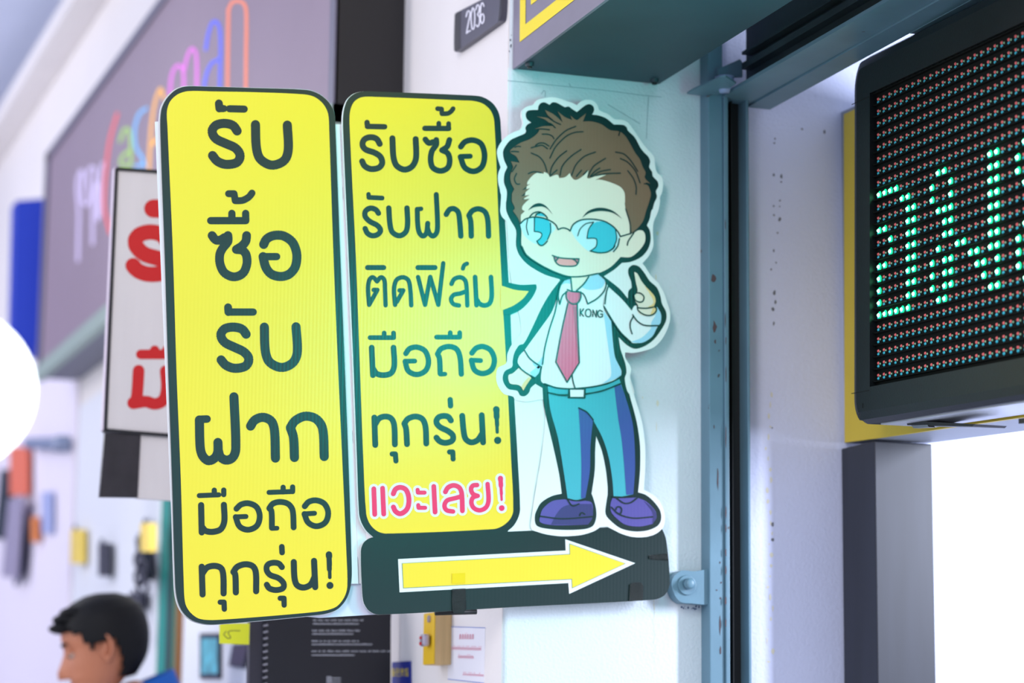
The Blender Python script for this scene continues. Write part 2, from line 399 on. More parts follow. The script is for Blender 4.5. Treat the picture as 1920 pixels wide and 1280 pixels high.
for q in [(940 + 378 / 7.11, 840 / 7.11), (1220 + 50 / 7.11, 60 + 628 / 7.11)]:
    p = hZ(*q, zb)
    m = MB(); m.cyl(p + Vector((0, 0, 0.001)), p - Vector((0, 0, 0.006)), 0.0075, DSTEEL, 0.0065, seg=12); m.cyl(p - Vector((0, 0, 0.006)), p - Vector((0, 0, 0.009)), 0.004, BLACK, seg=6); m.build('screw', bx)

# ============================================================ LED DISPLAY
uL = (R @ Vector((-378 - 960, 640 - 1108, -FP))).normalized()
PL = hY(1643.4, 191.3, 3.24)
nL = uL.cross(Vector((0, 0, 1))).normalized()
if nL.x > 0: nL = -nL                       # towards the corridor
PD = lambda d: (lambda x, y: hP(x, y, PL + nL * d, nL))
A = PD(0)(1643.4, 191.3); B = PD(0)(1643.5, 709.3); D = PD(0)(1914, 68.5)
pv = (B - A) / 23; pu = (D - A) / 23
pr = pv.length
eu = pu.normalized(); ev = (-pv - eu * eu.dot(-pv)).normalized(); vU = -pv.normalized()
led = thing('led_display', tuple(A + pv * 27 + pu * 16), 'black framed LED message board with green lit dot text', 'display')
def LP(c, r, d=0.0): return A + pu * c + pv * r + nL * d      # grid position
NC = 128
bd = 0.10
m = MB()
fr = lambda c, r, d: LP(c, r, d)
m.box((-0.55, -0.85, -0.012), (NC, 23.65, -0.004), LEDBK, frame=fr); m.build('led_panel', led)
# bezel: measured corners on the panel plane
def grid_of(px, py):
    p = PD(0)(px, py) - A
    a, b_, c_ = pu.dot(pu), pu.dot(pv), pv.dot(pv); d1, d2 = p.dot(pu), p.dot(pv); det = a * c_ - b_ * b_
    return (d1 * c_ - d2 * b_) / det, (a * d2 - b_ * d1) / det
cl, _ = grid_of(1602, 500)
_, rt = grid_of(1641, 97); _, rb = grid_of(1641, 792)
def rr(c0, r0, c1, r1, rad_c, rad_r, n=8):
    out = []
    for (cx, cy, s0) in ((c0 + rad_c, r0 + rad_r, 180), (c0 + rad_c, r1 - rad_r, 90)):
        for k in range(n + 1):
            t = math.radians(s0 + 90 * (k / n) * (1 if s0 == 180 else 1))
            out.append((cx + rad_c * math.cos(t), cy + rad_r * math.sin(t)))
    return out
prof = []
for k in range(9):
    t = math.pi / 2 * k / 8; prof.append((cl + 2.2 * (1 - math.sin(t)), rt + 2.6 * (1 - math.cos(t))))
for k in range(9):
    t = math.pi / 2 * k / 8; prof.append((cl + 2.2 * (1 - math.cos(t)), rb - 2.2 * (1 - math.sin(t))))
prof += [(NC + 2, rb), (NC + 2, rt)]
m = MB(); n = len(prof)
front = 0.006; back = -bd
def inset(c, r, k): 
    cm, rm = (cl + NC + 2) / 2, (rt + rb) / 2
    return (min(c + k, NC + 2 - k) if c < cm else c - k, max(rt + k, min(rb - k, r)))
inner = [(-0.55, -0.85), (-0.55, 23.65), (NC, 23.65), (NC, -0.85)]
def ringf(d, ins): return [fr(*(inset(c, r, ins)), d) for c, r in prof]
o0 = ringf(back, 0); o1 = ringf(front - 0.012, 0); o2 = ringf(front - 0.003, 0.35); o3 = ringf(front, 1.0)
for a_, b_ in ((o0, o1), (o1, o2), (o2, o3)):
    m.add(a_ + b_, [[i, (i + 1) % n, n + (i + 1) % n, n + i] for i in range(n)], BEZEL)
m.add(o0, [list(range(n))], BEZEL)
# front face ring with opening
f3 = [inset(c, r, 1.0) for c, r in prof]
pts2 = f3 + inner; tri = tessellate_polygon([[Vector((c, r, 0)) for c, r in f3], [Vector((c, r, 0)) for c, r in inner[::-1]]])
allp = f3 + inner[::-1]
m.add([fr(c, r, front) for c, r in allp], [list(t) for t in tri], BEZEL)
m.add([fr(c, r, front) for c, r in inner] + [fr(c, r, -0.006) for c, r in inner], [[i, (i + 1) % 4, 4 + (i + 1) % 4, 4 + i] for i in range(4)], BEZEL)
bez = m.build('bezel', led)
JNT = mat('joint_dark', (4, 7, 8), 0.8)  # dark joint lines of the bezel
for (a_, b_) in (((cl + 0.2, 23.9), (-0.7, 23.9)), ((cl + 0.2, -0.6), (-0.7, -0.6))):
    m = MB(); m.box((a_[0], a_[1], front), (b_[0], b_[1] + 0.06, front + 0.0006), JNT, frame=fr); m.build('joint', led)
m = MB(); m.box((cl + 2.2, 24.9, front), (cl + 2.28, rb - 1.3, front + 0.0006), JNT, frame=fr)
m.build('joint', led)
# louvre ribs between the rows
m = MB()
for r in range(25):
    m.box((-0.5, r - 0.80, -0.004), (NC, r - 0.72, 0.0015), LEDBK, frame=fr)
    for c_ in range(0, 112): m.box((c_ - 0.5, r - 0.84, -0.004), (c_ - 0.1, r - 0.80, 0.002), LEDBK, frame=fr)
l = m.build('louvres', led, fix=False); l['kind'] = 'stuff'
LIT = {8: [0, 1, 2, 3, 10, 11, 18, 19, 23], 9: [4, 5, 9, 12, 18, 19, 22], 10: [5, 6, 9, 12, 18, 19, 22], 11: [0, 1, 5, 6, 10, 11, 12, 18, 19, 23],
       12: [2, 5, 6, 11, 12, 18, 19], 13: [2, 5, 6, 11, 12, 18, 19], 14: [0, 1, 5, 6, 10, 13, 14, 18, 19, 23], 15: [0, 5, 6, 9, 11, 12, 15, 16, 18, 19, 22],
       16: [0, 5, 6, 9, 11, 12, 16, 17, 19, 22], 17: [0, 5, 6, 9, 11, 12, 17, 19, 22], 18: [0, 1, 2, 3, 4, 5, 10, 11, 18, 19, 23]}
lit = {(c_ + 25 * b, r) for r, cs in LIT.items() for c_ in cs for b in (0, 1)}
lit_far = {(c_ + 25 * b, r) for r, cs in LIT.items() for c_ in cs for b in (2, 3)}
DR = mat('diode_red', (240, 112, 112), 0.35, spec=0.3); DG = mat('diode_green', (150, 200, 160), 0.35, spec=0.3); DB = mat('diode_blue', (60, 196, 220), 0.35, spec=0.3)
GL = mat('diode_lit', (120, 255, 190), 0.4, emit=(110, 255, 185), estr=14.0)
GH = mat('diode_lit_halo', (0, 200, 130), 0.5, emit=(0, 225, 140), estr=1.5)  # glowing ring that stands in for the halo around a lit diode
# axes of the dome in the panel plane
def dome(mb, c, r, rad, mt, hgt=0.8, seg=8):
    vs = []; fs = []
    for i, (a_, h_) in enumerate(((1, 0), (0.8, 0.55), (0.4, 0.92))):
        for j in range(seg):
            t = 2 * math.pi * j / seg
            vs.append(c_base(c, r) + (eu * math.cos(t) + ev * math.sin(t)) * rad * a_ + nL * (h_ * rad * hgt - 0.0035))
    vs.append(c_base(c, r) + nL * (rad * hgt - 0.0035))
    for i in range(2):
        for j in range(seg): fs.append([i * seg + j, i * seg + (j + 1) % seg, (i + 1) * seg + (j + 1) % seg, (i + 1) * seg + j])
    for j in range(seg): fs.append([2 * seg + j, 2 * seg + (j + 1) % seg, 3 * seg])
    mb.add(vs, fs, mt)
def c_base(c, r): return LP(c, r, 0)
mr, mg, mbb = MB(), MB(), MB()
for r in range(24):
    for c_ in range(0, 112):
        dome(mbb, c_, r, pr * 0.15, DB, seg=6)
        dome(mr, c_ - 0.02, r - 0.27, pr * 0.145, DR, seg=6)
        if (c_, r) not in lit and (c_, r) not in lit_far: dome(mg, c_ + 0.30, r - 0.19, pr * 0.10, DG, seg=6)
for mm, nm in ((mr, 'red_diodes'), (mg, 'green_diodes'), (mbb, 'blue_diodes')):
    o = mm.build(nm, led, fix=False, shade=True); o['kind'] = 'stuff'
proto = None
for (c_, r) in sorted(lit):
    if proto is None:
        k = MB(); base = LP(0.18, -0.18)
        c_b = c_base
        def c_base(c, r, base=base): return base
        dome(k, 0, 0, pr * 0.19, GL, hgt=1.2, seg=10)
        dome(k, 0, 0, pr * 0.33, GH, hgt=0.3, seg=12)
        c_base = c_b
        base_saved = base
        proto = k.build('lit_diode', led, fix=False, shade=True, label='green diode that is lit')
        ob = proto
    else: ob = proto.copy(); COL.objects.link(ob); ob.parent = led
    ob.location = LP(c_ + 0.18, r - 0.18) - base_saved
k = MB()
for (c_, r) in sorted(lit_far): dome(k, c_ + 0.18, r - 0.18, pr * 0.19, GL, hgt=1.2, seg=8)
k.build('lit_diodes', led, fix=False, shade=True, kind='stuff')
def L5(s): return [(1570 + p[0] / 5.334, 600 + p[1] / 5.334) for p in parse(s)]
# box behind: dark latch bar and silver tray underneath
SILV = mat('silver_tray', (196, 200, 212), 0.35)
m = MB(); m.box((cl + 3.5, rb - 0.35, -0.012), (NC, rb + 0.12, -bd), SILV, frame=fr); m.build('tray', led, label='silver underside tray')
m = MB(); m.poly(L5('680,1000 1372,1042 1350,1064 1240,1062 700,1050'), PD(-0.035), BLACK, thick=tuple(-nL * 0.05)); m.build('latch_bar', led, label='black latch bar on the tray')
m = MB(); m.poly(L5('740,1052 900,1046 915,1070 760,1080'), PD(-0.034), mat('latch_steel', (150, 150, 156), 0.3, metal=0.7), thick=tuple(-nL * 0.01)); m.build('latch', led, label='steel latch')
m = MB(); m.poly(L5('1812,985 1900,975 1900,1025 1812,1035'), PD(-0.035), BLACK, thick=tuple(-nL * 0.03)); m.build('latch_bar', led, label='black latch bar on the tray')
ynY = PD(-bd - 0.006)
# yellow backing board and header beam
YB = mat('yellow_board', (222, 192, 52), 0.55, noise=0.03, nscale=12)
yb_ = thing('backing_board', tuple(ynY(1584, 830)), 'yellow backing board showing around the left end of the message board', 'board')
p00 = ynY(1582, 214); p01 = ynY(1583.5, 829.5)
L_ = 2.5
vs = [p01, p01 - uL * L_, p00 - uL * L_, p00]
m = MB(); m.add(vs + [v - nL * 0.006 for v in vs], [[0, 1, 2, 3], [4, 7, 6, 5], [0, 4, 5, 1], [1, 5, 6, 2], [2, 6, 7, 3], [3, 7, 4, 0]], YB); m.build('yellow_panel', yb_)
hd = thing('header_beam', tuple(p01 - nL * 0.08), 'grey header beam carried by the steel post behind the yellow board', 'beam')
HB = mat('grey_soffit', (150, 155, 166), 0.5, noise=0.05, nscale=3)
q0 = p01 - nL * 0.0065 + uL * 0.0; dn = 0.0
# depth so that the far lower edge passes through (1746,830)
def px_of(p):
    c_ = R.transposed() @ (p - CAM); return 960 + FP * c_.x / -c_.z, 640 - FP * c_.y / -c_.z
dep = 0.05
for k in range(400):
    q = q0 - nL * dep - uL * 0.3
    x_, y_ = px_of(q); yl = 830 - 0.131 * (x_ - 1746)
    if y_ >= yl: break
    dep += 0.001
h = Vector((0, 0, 0.56))
a0 = q0 + uL * 0.03; a1 = q0 - uL * L_
vs = [a0, a1, a1 - nL * dep, a0 - nL * dep]
m = MB(); m.add(vs + [v + h for v in vs], [[0, 1, 2, 3], [4, 7, 6, 5], [0, 4, 5, 1], [1, 5, 6, 2], [2, 6, 7, 3], [3, 7, 4, 0]], HB); m.build('header_box', hd)
# post
ps = thing('steel_post', (1.91, 3.54, 0), 'dark grey square steel post under the message board', 'post')
Yf = 3.50; X0 = hY(1640.5, 900, Yf).x; X1 = hY(1748.5, 900, Yf).x
ztop = hY(1690, 829, Yf).z
m = MB(); m.box((X0, Yf, 0.008), (X1, YW + 0.015, ztop), GREY); m.build('tube', ps, bevel=0.002)
m = MB(); m.box((X0 - 0.02, Yf - 0.02, 0), (X1 + 0.02, YW + 0.016, 0.008), GREY); m.build('base_plate', ps)

# ============================================================ LEFT TALL SIGN
def dY(k): return (0, -0.00035 * k, 0)
zA, zB, zC, zD, zE, zF = zm(290, 150, 3.368), zm(290, 530, 3.368), zm(290, 840, 3.656), zm(630, 160, 3.368), zm(630, 480, 3.368), zm(660, 740, 4.571)
PS = PY(YS)
tall = thing('tall_sign', tuple(hY(480, 1165, YS)), 'tall yellow rounded signboard with dark Thai lettering, left of the cartoon board', 'sign')
dark = '301,240 303,205 313,184 330,168 348,162 380,162 480,165 575,168.5 598,176 617,192 627,213 629,240 637,450 645,650 653,850 659,1040 659,1090 651,1120 634,1141 612,1150 590,1153 500,1162 420,1169 390,1170 362,1163 343,1147 333,1125 329,1095 323,900 316,700 309,470'
yel = '314,240 313,208 319,190 333,177 352,171 400,171.5 480,173 570,177 590,182 606,195 615,213 617,240 624,450 632,650 641,850 649.5,1040 651,1100 645,1120 632,1136 615,1143 590,1147 500,1155 420,1161 392,1162 372,1159 357,1148 348,1133 345,1110 339,900 331,700 324,470'
dark_p = smooth(parse(dark), True, 4); yel_p = smooth(parse(yel), True, 4)
white_p = [(x - 2.0, y - 1.0, c_) for x, y, c_ in dark_p]
m = MB(); m.poly(dark_p, PS, INK, thick=(0, 0.0035, 0)); m.build('board', tall, label='dark bordered board')
m = MB(); m.poly([(x - 3 * (1 if x < 480 else 0), y + (1.2 if y > 1000 else -0.5), 0) for x, y, c_ in dark_p], PY(YS + 0.0036), WBOARD, thick=(0, 0.003, 0)); m.build('backing', tall, label='white rear sheet')
m = MB(); m.poly(yel_p, PS, YEL, dY(1)); m.build('yellow_face', tall, fix=False)
m = MB(); m.poly([(291, 228), (310, 227), (345, 1112), (328, 1112)], PY(YS + 0.007), WBOARD, thick=(0, 0.003, 0)); m.build('edge_strip', tall, label='white strip behind the left edge')
m = MB(); m.poly([(622, 233), (637.5, 233), (672, 1094), (652, 1094)], PY(YS + 0.007), WBOARD, thick=(0, 0.003, 0)); m.build('edge_strip', tall, label='white strip behind the right edge')
GA = [('''50: 405,148 408,180c
45: 408,180 565,184
58: 520,322 495,288 440,274 385,287 362,325 385,370 450,402 510,430 539,475 520,520 450,533 395,513 365,477
58: 636,282 642,430 667,500 740,538 818,508 843,440 837,285''', zA, 3.368),
('''44: 466,718 501,718c 508,762c 555,760 595,738 614,714
46: 353,888 575,888
46: 487,842 487,880
46: 574,842 575,888
56: 362,982 385,1010 415,1010 440,995
56: 462,982 462,1020 430,1060 411,1100 412,1160 440,1217 500,1243 557,1220 582,1160 578,1105 555,1076 515,1070c 550,1048 575,1018 580,982
58: 688,1038 705,1005 750,982 812,984 870,1025 897,1100 887,1180 850,1225 797,1241 735,1225 700,1180 684,1115c
46: 684,1115 770,1115''', zA, 3.368),
('''50: 463,155 465,185c
46: 465,185 622,185
58: 577,325 552,293 495,280 440,292 417,330 440,375 505,408 565,438 594,480 575,525 505,540 448,520 419,487
58: 692,280 698,430 724,500 800,535 872,505 900,440 892,278''', zB, 3.368),
('''48: 330,860 280,862c
58: 282,866 287,1040 302,1092 338,1123 380,1105 399,1065 399,1008
58: 399,1050 415,1100 455,1120 495,1100 512,1045 500,720
58: 605,905 630,868 682,849 735,872 756,930 762,1107
58: 882,1103 876,975 856,915c 885,872 950,842 1020,860 1060,920 1070,1097''', zB, 3.368),
('''34: 305,325 472,318
36: 408,288 409,318
36: 473,287 473,318
42: 318,390 322,577
42: 325,540 350,567 400,573 453,555 477,500 474,388
40: 560,415 590,387 640,377 697,402 720,465 700,532 640,559 582,537 555,472c
34: 555,471 625,468
34: 783,303 945,297
36: 880,268 880,300
36: 945,266 945,297
40: 803,546 800,430 785,412c 810,380 860,368 915,382 945,425 952,543
32: 803,550 838,548
40: 1028,398 1055,368 1105,357 1162,380 1189,440 1170,508 1110,535 1052,510 1026,451c
34: 1026,450 1095,446''', zC, 3.656),
('''42: 322,812 328,1002
42: 326,860 358,818 410,806 455,822 470,870 472,995
36: 449,1055 475,1055c 477,1103
42: 556,988 552,865 539,848c 565,813 620,795 672,808 693,850 695,980
40: 872,815 850,790 808,785 773,800 767,835 790,868 848,890 883,925 880,958 832,972 785,960 768,935
38: 871,675 873,715
36: 860,1028 886,1028c 887,1075
42: 953,780 958,890 975,938 1020,955 1068,935 1094,885
42: 1092,772 1100,952
48: 1201,940 1201,941
44: 1194,728 1195,740
34: 1196,745 1198,800
24: 1198,780 1200,885
34: 1194,730 1197,830''', zC, 3.656)]
for spec, z, s_ in GA:
    m = MB(); glyphs(m, z, s_, spec, PS, INK, dY(2)); letters(m, 'letter', tall)

# ============================================================ CARTOON BOARD
car = thing('cartoon_board', tuple(hY(960, 1150, YS)), 'cut-out signboard with yellow Thai speech bubble, cartoon man in a tie and arrow', 'sign')
YB0 = YS + 0.002; PB = PY(YB0)
zM1, zM2, zM3, zM4 = zm(920, 170, 5.565), zm(930, 360, 5.567), zm(920, 480, 4.571), zm(980, 700, 4.1276)
def cv(s, z, closed=False): return [z(p[0], p[1]) + (p[2],) for p in parse(s)]
def join(*parts):
    out = []
    for s, z in parts: out += cv(s, z)
    return out
ident = lambda x, y: (x, y)
man_white = smooth(join(
 ('100,800c 75,720 62,640 80,580 120,520 180,465 240,432 300,410 325,375 335,330 320,270 325,210 370,170 440,150 480,100 560,80 640,70 720,85 800,115 860,132 895,155c 930,120 990,97 1060,105 1110,150 1130,205 1220,245 1290,300 1370,305 1430,335 1500,430 1590,560 1640,620 1700,690 1710,770 1730,850 1780,900 1795,960 1785,1060 1760,1120', zM1),
 ('1710,90 1690,200 1640,320 1635,450 1640,560 1590,670 1525,745c 1560,790 1610,870 1700,960', zM2),
 ('1440,245 1480,310 1510,400 1535,480 1530,570 1480,690 1400,780 1300,815 1220,830 1150,825c 1150,870 1200,960 1192,1040 1230,1180', zM3),
 ('830,60 870,200 920,370 945,560 945,750 935,900c 1000,935 1060,990 1090,1060 1100,1130 1085,1190 1030,1240 950,1265 850,1265 760,1240 700,1210 650,1185c 600,1187c 550,1220 450,1250 300,1260 180,1245 110,1225 65,1205 60,1150', zM4),
 ('470,1250 300,1250 205,1230 190,1205 110,1180 60,1110 45,1040 60,960 130,920 140,840 180,755 260,640', zM3),
 ('150,900 110,310c 60,260 40,200 45,130 40,0', zM2),
 ('80,1150 95,1050 75,960 75,870', zM1)), True, 4)
bub_dark = smooth(parse('643,240 644,210 651,188 664,176 682,171.5 700,171.5 885,179 905,182 923,193 934,209 938.5,230 945,380 953.6,530c 975,534 1004.7,533c 1005.6,541 996,560 977,580 957,590c 959,643 964,747 970,851 975,954 971.5,970 963,985 952,995c 952,1003c 700,1007c 686,994 677,978 673,961 669,858 662,670 653.5,480'), True, 4)
bub_yel = smooth(parse('655.5,240 656,210 663,192 676,183 695,181.5 868,188.5 888,189.5 906,195 920,208 926.5,228 934,400 940.8,536c 965,543.5 990.7,546c 980,560 962,573 943,581c 950,700 958,860 962,957 956,973 943,985 926,991.5 725,1000 708,996 694,983 686.5,963 681,860 674,670 667,480'), True, 4)
band = smooth(parse('676.4,1033 681,1018 692,1009 705,1006c 960,996c 1235,986 1244,997 1250,1018 1256,1090 1253,1104 1244,1117 1225,1124 960,1138 710,1152 692,1145 682,1130 679,1110'), True, 4)
board_white = [(641, 240), (642, 208), (650, 185), (664, 174), (683, 169.5), (888, 177), (926, 191), (938, 215), (950, 400), (1100, 400), (1100, 700), (1180, 900), (1200, 1000), (1000, 1000), (690, 1100), (672, 1010)]
m = MB()
m.poly([(p[0] - 1.5, p[1], 0) for p in bub_dark if p[0] < 960] , PB, WHT, thick=(0, 0.0035, 0))
m.poly(smooth(parse('930,300c 1100,420c 1100,600c 1170,800 1200,960 1190,1000c 940,1000c 958,900 940,600'), True), PB, WHT, thick=(0, 0.0035, 0))
m.poly(man_white, PB, WHT, thick=(0, 0.0035, 0))
m.poly(band, PB, WHT, (0, 0.0002, 0), thick=(0, 0.0033, 0))
m.build('board', car, label='white cut-out board')
m = MB(); m.poly([(639.2, 233), (655, 233), (690, 1094), (673.5, 1094)], PY(YS + 0.009), WBOARD, thick=(0, 0.003, 0)); m.build('edge_strip', car, label='white strip behind the bubble edge')
m = MB(); m.poly([(630, 1050), (690, 1040), (740, 1130), (735, 1150), (690, 1152.5), (600, 1158), (560, 1154)], PY(YS + 0.0125), mat('board_shade', (214, 216, 232), 0.5, flute=55), thick=(0, 0.003, 0)); m.build('corner_sheet', car, label='white sheet between the two boards')
m = MB(); m.poly(band, PB, INK, dY(1)); m.build('arrow_band', car, fix=False, label='dark rounded band under the figure')
m = MB(); m.poly(bub_dark, PB, INK, dY(1.5)); m.poly(bub_yel, PB, YEL, dY(2)); m.poly(smooth(parse('941,530c 953.6,530c 975,534 1004.7,533c 1005.6,541 996,560 977,580 957,590c 943,590c'), True, 4), PB, INK, dY(4.5)); m.poly(smooth(parse('938,536c 940.8,536c 965,543.5 990.7,546c 980,560 962,573 943,581c 938,581c'), True, 4), PB, YEL, dY(5)); bub = m.build('speech_bubble', car, fix=False, label='yellow speech bubble with dark outline')
GB = [('''34: 195,235 197,258c
34: 197,260 306,262
38: 275,370 255,338 215,328 178,342 166,375 185,405 240,425 278,450 291,490 270,520 220,529 180,510 164,480
38: 355,335 362,455 382,508 432,533 480,512 504,460 502,340
30: 640,148 665,150c 668,180c 705,178 728,163 738,148
34: 560,272 710,273
30: 648,240 648,270
30: 710,242 710,273
36: 563,342 585,365 612,358
36: 632,345 632,375 605,415 596,470 610,520 660,541 705,520 717,470 703,428 668,410c 700,388 715,345
36: 787,388 812,358 862,346 915,370 937,440 920,515 868,544 812,520 785,452c
32: 785,450 846,448''', zD, 3.368),
('''28: 204,688 206,708c
30: 206,708 290,712
34: 267,808 250,785 215,776 185,795 183,828 213,860 260,885 280,915 265,940 230,950 198,935 183,905
34: 332,775 340,880 355,928 400,950 440,925 451,870 447,775
28: 536,780 510,782c
32: 512,786 515,880 525,930 548,952 570,932 578,872
32: 578,905 588,935 612,952 635,928 640,870 632,690
34: 695,815 715,785 742,779 770,800 780,860 787,952
34: 853,952 849,855 838,822c 860,792 900,780 940,800 957,850 962,952''', zD, 3.368),
('''32: 198,73 300,73
28: 237,214 260,214c 208,308c 201,205 210,150 231,134 258,160c 284,134 304,152 308,205 312,311
28: 400,217 424,217c 372,308c 365,210 380,152 420,134 455,152 468,210 474,311
32: 516,73 624,73
28: 517,133 561,308c 594,132c 645,308c 676,46
28: 728,176 745,146 785,134 815,155 824,210 828,312
28: 822,222 785,236 743,245 725,272 740,303 775,312
26: 800,80 808,58 826,48
30: 877,133 886,310
30: 888,275 908,303 940,312 970,297 982,250 977,133''', zE, 3.368),
('''30: 214,515 362,515
30: 303,486 303,515
30: 362,486 363,515
36: 224,578 232,752
36: 236,715 255,742 300,752 348,738 367,690 362,578
34: 440,615 463,585 510,575 562,600 583,665 565,723 510,748 455,725 436,665c
30: 436,664 496,663
30: 634,512 780,512
30: 720,484 720,512
30: 780,484 780,512
34: 657,742 652,645 640,618c 660,587 710,571 760,587 782,640 790,745
28: 657,746 687,745
34: 857,612 883,582 925,571 975,595 999,655 980,718 925,742 874,720 854,658c
30: 854,657 912,660''', zE, 3.368),
('''50: 190,195 198,430
50: 194,260 230,203 285,186 335,203 360,260 366,425
44: 343,507 370,507c 375,567
50: 470,423 462,290 447,247c 478,206 540,186 600,206 628,270 635,418
50: 846,220 825,190 785,181 738,195 721,235 752,276 820,310 863,348 858,392 800,412 750,398 722,367
46: 840,42 843,95
44: 834,490 862,490c 865,550
50: 943,180 955,310 972,378 1020,408 1075,388 1112,335
50: 1110,175 1122,408
62: 1247,390 1247,391
56: 1235,125 1236,135
50: 1236,130 1238,190
36: 1238,180 1242,260
28: 1240,240 1243,320''', zF, 4.571)]
for spec, z, s_ in GB:
    m = MB(); glyphs(m, z, s_, spec, PB, INK, dY(3)); letters(m, 'letter', car)
PKS = '''42: 185,805 193,1025
42: 260,800 270,1022
44: 352,848 372,808 412,793 462,815 486,895 470,978 415,1019 372,1000 353,962
36: 560,814 563,838c
36: 563,838 620,838
36: 566,945 568,968c
36: 568,968 625,968
42: 699,785 710,1005
42: 798,832 820,795 868,776 917,795 938,845 944,994
40: 935,870 880,886 812,906 790,950 808,988 864,1000
40: 1070,773 1033,778 1018,810 1035,850 1075,866c
40: 1070,866 1033,882 1021,925 1042,970 1092,990 1146,965 1168,905 1160,765
50: 1281,970 1281,971
46: 1270,716 1270,725
40: 1271,725 1274,780
28: 1274,775 1278,850
22: 1277,840 1280,900'''
m = MB(); glyphs(m, zF, 4.571, PKS, PB, WHT, dY(3), 9); letters(m, 'letter_outline', car, label='white outline of the pink letters'); m = MB(); glyphs(m, zF, 4.571, PKS, PB, PINK, dY(4)); letters(m, 'letter', car, label='pink letter')
# arrow
zG = zm(660, 960, 2.743)
def L(s, z): return conv(s, z, sm=False)
m = MB(); m.poly(L('236,241 1098,197 1096,139 1456,262 1116,420 1112,364 244,412', zG), PB, WHT, dY(2))
GREYL = ink('arrow_keyline', (120, 150, 130))
m.poly(L('255,262 1118,214 1116,160 1408,264 1130,392 1128,346 262,392', zG), PB, GREYL, dY(3))
m.poly(L('258,264 1120,217 1119,165 1402,264 1132,388 1130,343 264,389', zG), PB, YEL, dY(4)); m.build('arrow', car, fix=False, label='yellow arrow with white outline pointing right')
# tape and rod
TAPE = mat('clear_tape', (8, 20, 20), 0.12, spec=0.25, bump=0.6, bscale=900)
m = MB(); m.poly(L('512,395 582,392 585,500 570,520 520,520 512,500', zG), PB, TAPE, dY(6)); m.build('tape', car, fix=False, label='glossy tape over the rod')
TAPEY = mat('clear_tape_yellow', (240, 206, 30), 0.12)
m = MB(); m.poly(L('512,316 580,312 580,366 512,368', zG), PB, TAPEY, dY(6)); m.build('tape', car, fix=False, label='glossy tape on the arrow')
m = MB(); m.poly(L('1426,372 1445,362 1485,362 1496,380 1492,455 1422,455', zG), PB, TAPE, dY(6)); m.build('tape', car, fix=False, label='glossy tape patch on the band')
m = MB(); m.poly(L('1524,222 1620,212 1626,248 1526,240', zG), PB, TAPE, dY(6)); m.build('tape', car, fix=False, label='glossy tape strip at the band end')
m = MB(); p = hY(816, 1148, YS + 0.012); q = hY(893, 1146, YS + 0.012); m.cyl(p, q, 0.0045, BLACK, seg=12); m.build('rod', car, shade=True, label='black rod end below the band')

# ---------- cartoon man
K = 1
def inkset(name, specs, mt, k, label=None, parent=None):
    for closed, s, z in specs:
        m = MB(); m.poly(smooth(cv(s, z), True, 4), PB, mt, dY(k))
        o = m.build(name, parent or car, fix=False)
        if label: o['label'] = label
    return o
# white outline and thick dark outline
m = MB(); m.poly(man_white, PB, WHT, dY(4))
man_dark = smooth(join(
 ('125,640 145,590 200,520 280,480 350,450 365,425 358,390 380,355 420,335c 375,300 362,250 380,215 420,205 490,203c 495,165 520,132 560,125 610,150c 640,125 680,127 770,175c 810,168 840,190 895,225c 990,152 1030,143 1065,165 1075,205 1055,252c 1120,260 1200,290 1280,355c 1380,360 1415,385 1425,415 1500,490 1560,600 1600,650 1640,690 1660,740 1650,800 1680,850 1688,895 1738,950 1745,1000 1720,1050 1730,1110 1700,1180 1690,1260', zM1),
 ('1665,100 1650,170 1620,190 1600,280 1570,350c 1600,400 1610,500 1580,600 1510,680 1400,730 1310,740c 1230,810 1120,880c', zM2),
 ('1100,280 1172,365c 1178,300 1205,272c 1200,220 1175,150 1180,105 1215,78 1265,90 1310,140 1360,215 1420,270 1450,340 1465,410 1500,480 1500,550 1460,630 1390,720 1310,775 1230,795 1160,760 1092,695c 1110,800 1150,920 1160,1000 1145,1050 1180,1180', zM3),
 ('790,45 830,190 880,380 905,560 905,750 890,920c 950,940 1010,990 1060,1060 1068,1130 1040,1180 960,1215 860,1222 760,1200 690,1150 640,1090 645,1000 655,940c 655,880 640,740 610,600 565,485c 558,600 555,750 530,930c 545,970 565,1050 565,1120 540,1180 470,1205 300,1210 150,1195 100,1170 92,1100 105,1060 140,1000 220,950 300,930c 280,780 230,550 160,250 150,110c', zM4),
 ('440,1130 380,1095c 340,1130 325,1170 290,1200 250,1195 225,1155 150,1140 110,1090 100,1040 120,985 180,950 185,900 200,830 240,765 280,750 350,620 430,450 500,330 590,210c', zM3),
 ('660,910c 500,860 330,760 240,660 205,560 205,400 150,300 105,200 100,110', zM2),
 ('160,1150 165,1050 135,960 140,870 170,800c 135,720', zM1)), True, 4)
m.poly(man_dark, PB, INK, dY(5)); fig = m.build('figure_outline', car, fix=False, label='white and dark outline of the cartoon man')
SK = ink('ink_skin', (240, 228, 208)); HAIR = ink('ink_brown', (130, 98, 76)); SHIRT = ink('ink_shirt', (238, 242, 242)); SHSH = ink('ink_shirt_shade', (168, 214, 236))
TIE = ink('ink_tie', (232, 72, 128)); TIED = ink('ink_tie_shade', (190, 58, 108)); TRO = ink('ink_trousers', (72, 172, 186)); TROD = ink('ink_trousers_shade', (62, 80, 152))
SHOE = ink('ink_shoe', (92, 80, 156)); SHOED = ink('ink_shoe_dark', (60, 56, 112)); EYE = ink('ink_eye', (70, 190, 210)); EYEL = ink('ink_eye_light', (200, 236, 240)); LIP = ink('ink_mouth', (250, 150, 150)); LIPD = ink('ink_mouth_dark', (196, 84, 110)); SKD = ink('ink_skin_shade', (238, 205, 140))
